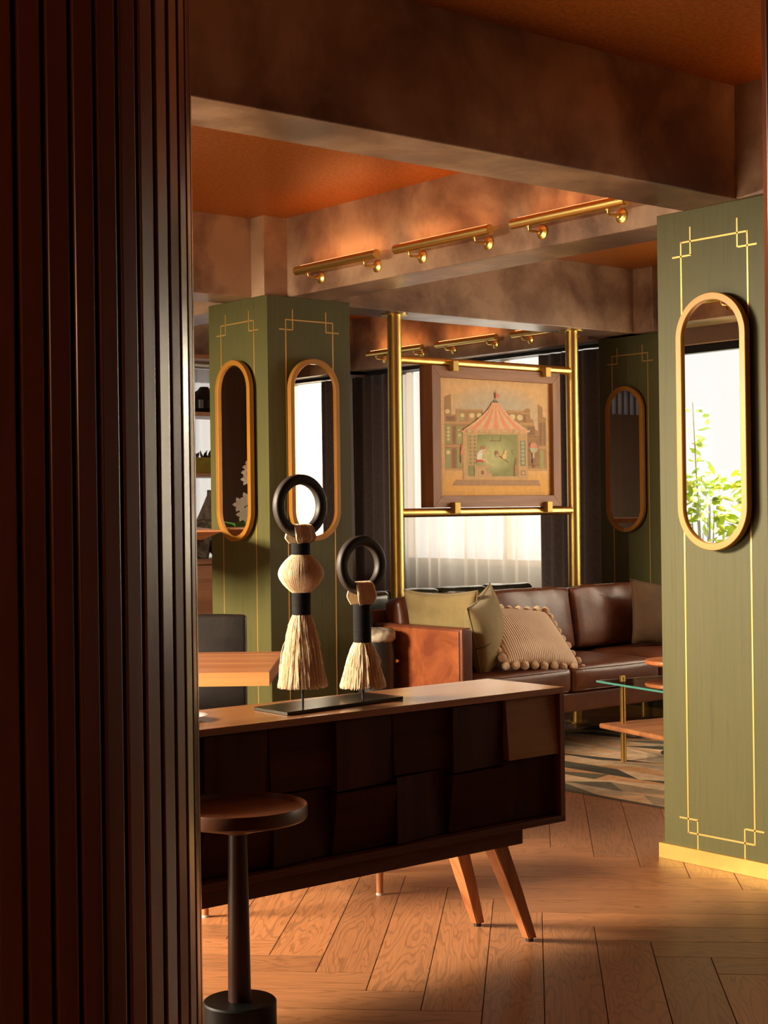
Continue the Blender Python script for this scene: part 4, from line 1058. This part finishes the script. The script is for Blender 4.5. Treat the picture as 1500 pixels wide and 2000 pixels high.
bm = BM(); lathe(bm, [(0.001, 0), (0.010, 0), (0.012, 0.010), (0.008, 0.022), (0.001, 0.024)], 20, cap=False, M=Matrix.Translation((5.235+0.075, 6.43-0.068, 0.545)) @ Matrix.Rotation(PI/2, 4, 'Y')); obj('brass_stud', bm, M_brass, rs, True, smooth='auto')
for k in range(4):
    a = PI/4+k*PI/2; x, y = 5.235+0.06*math.cos(a), 6.43+0.06*math.sin(a)
    bm = BM(); tube(bm, [(x, y, 0.0), (x, y, 0.105)], 0.008, 12); obj('leg', bm, M_brass, rs, True, smooth='auto')

# veined black marble plinth behind the big column
bm = BM(); box(bm, 4.858, 5.10, 3.985, 4.12, 0.0, 0.335, 0.015, 4)
tag(obj('marble_plinth', bm, M_marble, smooth='auto'), 'black veined marble block peeking out behind the large green column near the floor', 'block')

# small wooden cabinet seen through the smaller ring
cb = empty('wooden_cabinet', (6.72, 9.35, 0), 'small orange brown wooden cabinet against the rear drape, seen through the smaller ring', 'cabinet')
bm = BM(); box(bm, 6.68, 6.98, 9.20, 9.55, 0.10, 1.02, 0.004); obj('body', bm, M_shelfwood, cb, True)
for x in (6.72, 6.94):
    for y in (9.24, 9.51):
        bm = BM(); tube(bm, [(x, y, 0), (x, y, 0.105)], 0.014, 12); obj('leg', bm, M_black, cb, True)

# ------------------------------------------------------------------ bar-height shelf board and display shelving at the left slit
K0 = fw*7.4+rt*(-0.1046*7.4)
kb = empty('bar_table', (K0.x, K0.y, 0), 'pointed corner of a high wooden bar table reaching over to the narrow mirror', 'table', -YAW)
bm = BM()
top = [(0, 0), (-0.58, 3.2), (-0.95, 3.2), (-0.75, -0.10)]
A = [bm.verts.new((x, y, 1.268)) for x, y in top]; B = [bm.verts.new((x-0.0, y, 1.262)) for x, y in top]
low = [(-0.11, 0.10), (-0.66, 3.1), (-0.92, 3.1), (-0.72, 0.0)]
C_ = [bm.verts.new((x, y, 1.222)) for x, y in low]
bm.faces.new(A); bm.faces.new(C_[::-1])
for P_, Q_ in ((A, B), (B, C_)):
    for j in range(4): bm.faces.new((P_[j], P_[(j+1) % 4], Q_[(j+1) % 4], Q_[j]))
obj('tabletop', bm, M_shelfwood, kb)
bm = BM(); box(bm, -0.66, -0.54, 1.4, 1.52, 0.0, 1.222, 0.004); obj('pedestal', bm, M_walnut_z, kb)

SXa, SXb, SYa, SYb = 5.50, 6.62, 9.22, 9.55
sh = empty('display_shelves', (6.06, 9.38, 0), 'wooden display shelving with a closed base, in the narrow gap left of the green column', 'shelf')
for z0, z1 in ((2.440, 2.470), (2.036, 2.066), (1.607, 1.633)):
    bm = BM(); box(bm, SXa, SXb, SYa, SYb, z0, z1, 0.002); obj('shelf_board', bm, M_shelfwood, sh, True)
for x in (SXa, SXb-0.03):
    bm = BM(); box(bm, x, x+0.03, SYa+0.005, SYb-0.005, 1.03, 2.44, 0.002); obj('upright', bm, M_shelfwood, sh, True)
bm = BM(); box(bm, SXa, SXb, SYa, SYb, 0.0, 0.985, 0.003); obj('base_cupboard', bm, M_shelfwood, sh, True)
bm = BM(); box(bm, SXa-0.01, SXb+0.01, SYa-0.015, SYb, 0.99, 1.03, 0.003); obj('counter', bm, M_shelfwood, sh, True)
# things on the shelves
bm = BM()
prof = [(0.001, 0), (0.10, 0), (0.135, 0.03), (0.14, 0.09), (0.10, 0.14), (0.05, 0.165), (0.03, 0.19), (0.001, 0.192)]
lathe(bm, prof, 32, (6.08, 9.38, 2.0665), cap=False); tag(obj('black_lidded_pot', bm, plain('black_glaze', (0.010, 0.009, 0.008), 0.12), smooth='auto'), 'black glazed pot high on the display shelves in the left gap', 'pot')
tr_ = empty('brass_tray', (6.06, 9.36, 1.6335), 'tapered brass tray holding dark leaves, on the middle display shelf', 'tray')
bm = BM(); A = [bm.verts.new((6.06+sx_*0.11, 9.36+sy_*0.07, 1.634)) for sx_, sy_ in ((-1, -1), (1, -1), (1, 1), (-1, 1))]
B = [bm.verts.new((6.06+sx_*0.17, 9.36+sy_*0.11, 1.745)) for sx_, sy_ in ((-1, -1), (1, -1), (1, 1), (-1, 1))]
bm.faces.new(A[::-1])
for j in range(4): bm.faces.new((A[j], A[(j+1) % 4], B[(j+1) % 4], B[j]))
o = obj('tray_body', bm, noisy('aged_brass', [(0.3, (0.35, 0.24, 0.03)), (0.7, (0.55, 0.40, 0.06))], 12, rough=0.35, metal=0.6), tr_, True); o.modifiers.new('t', 'SOLIDIFY').thickness = 0.003
rnd = random.Random(3)
def leaf(bm, p, d, ln, wd, nrm=None):
    d = Vector(d).normalized(); s = d.cross(Vector(nrm) if nrm else Vector((rnd.uniform(-1, 1), rnd.uniform(-1, 1), 1))); s.normalize(); n_ = s.cross(d)
    P_ = Vector(p); pts = [P_, P_+d*ln*0.35+s*wd*0.5-n_*0.003, P_+d*ln*0.72+s*wd*0.38, P_+d*ln-n_*ln*0.12, P_+d*ln*0.72-s*wd*0.38, P_+d*ln*0.35-s*wd*0.5-n_*0.003]
    mid1, mid2 = P_+d*ln*0.35+n_*wd*0.12, P_+d*ln*0.72+n_*wd*0.10
    V = [bm.verts.new(q) for q in pts]; m1_, m2_ = bm.verts.new(mid1), bm.verts.new(mid2)
    for f in ((V[0], V[1], m1_), (V[1], V[2], m2_, m1_), (V[2], V[3], m2_), (V[0], m1_, V[5]), (V[5], m1_, m2_, V[4]), (V[4], m2_, V[3])): bm.faces.new(f)
bm = BM()
for k in range(16): leaf(bm, (6.06+rnd.uniform(-.1, .1), 9.36+rnd.uniform(-.06, .06), 1.70), (rnd.uniform(-.8, .8), rnd.uniform(-.4, .4), rnd.uniform(0.3, 1)), 0.11, 0.035)
obj('dark_leaves', bm, noisy('dry_leaf', [(0.3, (0.03, 0.02, 0.01)), (0.7, (0.09, 0.06, 0.03))], 20, rough=0.7), tr_, True)
# carved horn behind the bar table corner and carved stone below
bm = BM(); hp = []; hr = []
for i in range(14):
    t = i/13; hp.append((5.97+0.165*t+0.02*math.sin(t*3), 9.38, 1.035+0.475*t-0.0)); hr.append(0.085*(1-t)**0.8+0.022+(0.016 if i == 13 else 0))
tube(bm, hp, hr, 20); 
tag(obj('carved_horn', bm, M_carved, smooth='auto'), 'tall carved driftwood horn leaning up on the display counter in the left gap', 'ornament')
bm = BM(); bmesh.ops.create_icosphere(bm, subdivisions=4, radius=0.07)
for v in bm.verts: v.co = Vector((6.135+v.co.x*0.9, 9.31+v.co.y*0.8, 1.098+v.co.z*0.95))*1.0; v.co += (v.co-Vector((6.135, 9.31, 1.098)))*0.22*noise.noise(v.co*38)
tag(obj('carved_stone', bm, M_carved, smooth=True), 'rough carved stone on the counter beside the horn base', 'ornament')
bm = BM(); tube(bm, [(4.6+0.3, 9.45, 2.42), (6.45, 9.45, 2.42)], 0.03, 20)
tag(obj('ceiling_duct', bm, M_steel, smooth='auto'), 'pale metal pipe running above the display shelves in the left gap', 'pipe')

# ------------------------------------------------------------------ white orchid mirrored in the narrow oval mirror
OX, OY = 3.90, 7.66
oc = empty('orchid', (OX, OY, 0), 'white flowering orchid on a tall stand, seen only in the narrow mirror', 'plant')
bm = BM(); box(bm, OX-0.12, OX+0.12, OY-0.12, OY+0.12, 0.0, 1.10, 0.004); obj('stand', bm, M_walnut_z, oc, True)
bm = BM(); lathe(bm, [(0.001, 1.101), (0.06, 1.101), (0.085, 1.19), (0.08, 1.19), (0.001, 1.17)], 32, (OX, OY, 0), cap=False); obj('pot', bm, M_white, oc, True, smooth='auto')
bm = BM()
for a in range(9):
    t = a*0.7; leaf(bm, (OX, OY, 1.18), (math.cos(t), math.sin(t), 0.75), 0.24, 0.10, (0, 0, 1))
obj('leaves', bm, M_leafdark, oc, True, smooth=True)
stems = [[(OX, OY, 1.17), (OX, OY-0.01, 1.35), (OX+0.02, OY-0.05, 1.50), (OX+0.05, OY-0.10, 1.60)], [(OX, OY, 1.17), (OX-0.01, OY+0.01, 1.30), (OX, OY, 1.42)]]
bm = BM()
for s_ in stems: tube(bm, s_, 0.003, 6)
obj('stems', bm, M_stem, oc, True)
def flower(c, r, d):
    bm = BM(); d = Vector(d).normalized()
    a_ = d.cross(Vector((0, 0, 1))).normalized(); b2 = d.cross(a_)
    for k in range(6):
        t = k*PI/3; leaf(bm, c, a_*math.cos(t)+b2*math.sin(t)+d*0.25, r, r*0.62, d)
    return bm
for dx, dy, z, r in ((0.05, -0.10, 1.62, .045), (0.02, -0.05, 1.59, .05), (0.06, -0.14, 1.585, .045), (0.0, 0.0, 1.55, .042), (0.0, 0.0, 1.43, .05), (0.03, 0.03, 1.40, .05), (-0.02, -0.02, 1.375, .05), (0.02, 0.01, 1.34, .05), (0.0, -0.02, 1.31, .045)):
    obj('flower', flower((OX+dx, OY+dy, z), r, (0.8, -0.6, 0.1)), M_petal, oc, True, smooth=True)

# ------------------------------------------------------------------ north-west timber screen seen in the far mirror, garden shrubs outside
bm = BM()
for k in range(21): box(bm, 3.56+k*0.085, 3.56+k*0.085+0.03, YN-0.03, YN+0.03, 2.235, 2.47, 0.002)
box(bm, 3.5, 5.36, YN-0.03, YN+0.03, 2.215, 2.24, 0.002)
struct('window_6', bm, M_wallwood, label='barred transom window seen in the distant oval mirror')
bm = BM(); box(bm, -1.3, 1.27, 3.25, 9.8, 3.02, 3.10); struct('trim_15', bm, M_dull, label='added unseen canopy above the garden window, blocking sky light')  # unseen roof added to cut soft sky light through the west window
bm = BM(); box(bm, -2.2, 1.26, 3.25, 9.8, -0.05, 0.0); struct('trim_14', bm, M_grey, label='terrace outside the garden window')
def shrub(x, y, hgt, rad, n, seed, label, tall=None):
    global rnd
    rnd = random.Random(seed)
    o = empty('garden_shrub', (x, y, 0), label, 'plant', 0, 'leafy shrubs outside the garden window')
    bm = BM()
    for k in range(7):
        a = rnd.uniform(0, 6.28); q = rad*0.5*rnd.random(); tube(bm, [(x, y, 0.02), (x+q*0.5*math.cos(a), y+q*0.5*math.sin(a), hgt*0.5), (x+q*math.cos(a), y+q*math.sin(a), hgt*rnd.uniform(0.75, 0.95))], [0.010, 0.007, 0.003], 6)
    if tall: tube(bm, [(x, y, 0.02), (x+0.05, y+0.05, hgt), (x+0.02, y+0.1, tall)], [0.01, 0.006, 0.003], 6)
    obj('stems', bm, M_stem, o, True)
    bm = BM()
    for k in range(n):
        a = rnd.uniform(0, 6.28); z = hgt*(0.15+0.88*rnd.random()**0.8); q = rad*math.sqrt(rnd.random())*(1.05-0.4*(z/hgt)**2)
        leaf(bm, (x+q*math.cos(a), y+q*math.sin(a), z), (math.cos(a)+rnd.uniform(-.6, .6), math.sin(a)+rnd.uniform(-.6, .6), rnd.uniform(-.7, .8)), rnd.uniform(.07, .14), rnd.uniform(.035, .06))
    if tall:
        for k in range(22):
            z = hgt+(tall-hgt)*rnd.random(); leaf(bm, (x+0.04+rnd.uniform(-.10, .10), y+0.08+rnd.uniform(-.10, .10), z), (rnd.uniform(-1, 1), rnd.uniform(-1, 1), rnd.uniform(-.6, .6)), rnd.uniform(.07, .12), rnd.uniform(.035, .055))
    obj('foliage', bm, M_leaf, o, True, smooth=True)
for k, (x, y, h_, r_, n_, tl) in enumerate(((0.74, 6.15, 1.50, 0.31, 500, None), (0.62, 6.84, 1.54, 0.34, 600, 2.08), (0.50, 7.58, 1.50, 0.34, 420, None))):
    shrub(x, y, h_, r_, n_, 20+k, ['leafy garden shrub outside the window, leftmost in the big mirror', 'tall sprouting garden shrub outside the window in the big mirror', 'garden shrub outside beyond the window edge'][k], tl)

# unseen hanging fill lamp added on the camera side to warm the slats
def fill_lamp(x, y, z, power, label):
    o = empty('added_fill_lamp', (x, y, ZC), label, 'lamp', 0, 'added fill lamps over the camera side')
    bm = BM(); tube(bm, [(x, y, ZC-0.001), (x, y, z+0.16)], 0.003, 8); obj('cord', bm, M_black, o, True)
    bm = BM(); lathe(bm, [(0.02, z+0.17), (0.03, z+0.15), (0.12, z+0.02), (0.125, z), (0.12, z), (0.028, z+0.14), (0.018, z+0.16)], 40, (x, y, 0), cap=False); obj('lamp_shade', bm, M_brass, o, True, smooth='auto')
    bm = BM(); bmesh.ops.create_uvsphere(bm, u_segments=20, v_segments=12, radius=0.032)
    for v in bm.verts: v.co += Vector((x, y, z+0.05))
    obj('bulb', bm, M_lamp, o, True, smooth=True)
    l = bpy.data.lights.new('added_fill_glow', 'POINT'); l.energy = power; l.color = (1.0, 0.58, 0.32); l.shadow_soft_size = 0.05
    lo = bpy.data.objects.new('added_fill_glow', l); COL.objects.link(lo); lo.parent = o; lo.location = (0, 0, z-0.06-ZC)
fill_lamp(-1.1, 0.9, 2.0, 34, 'added fill lamp in a small brass shade behind the viewer, left of the slatted column')
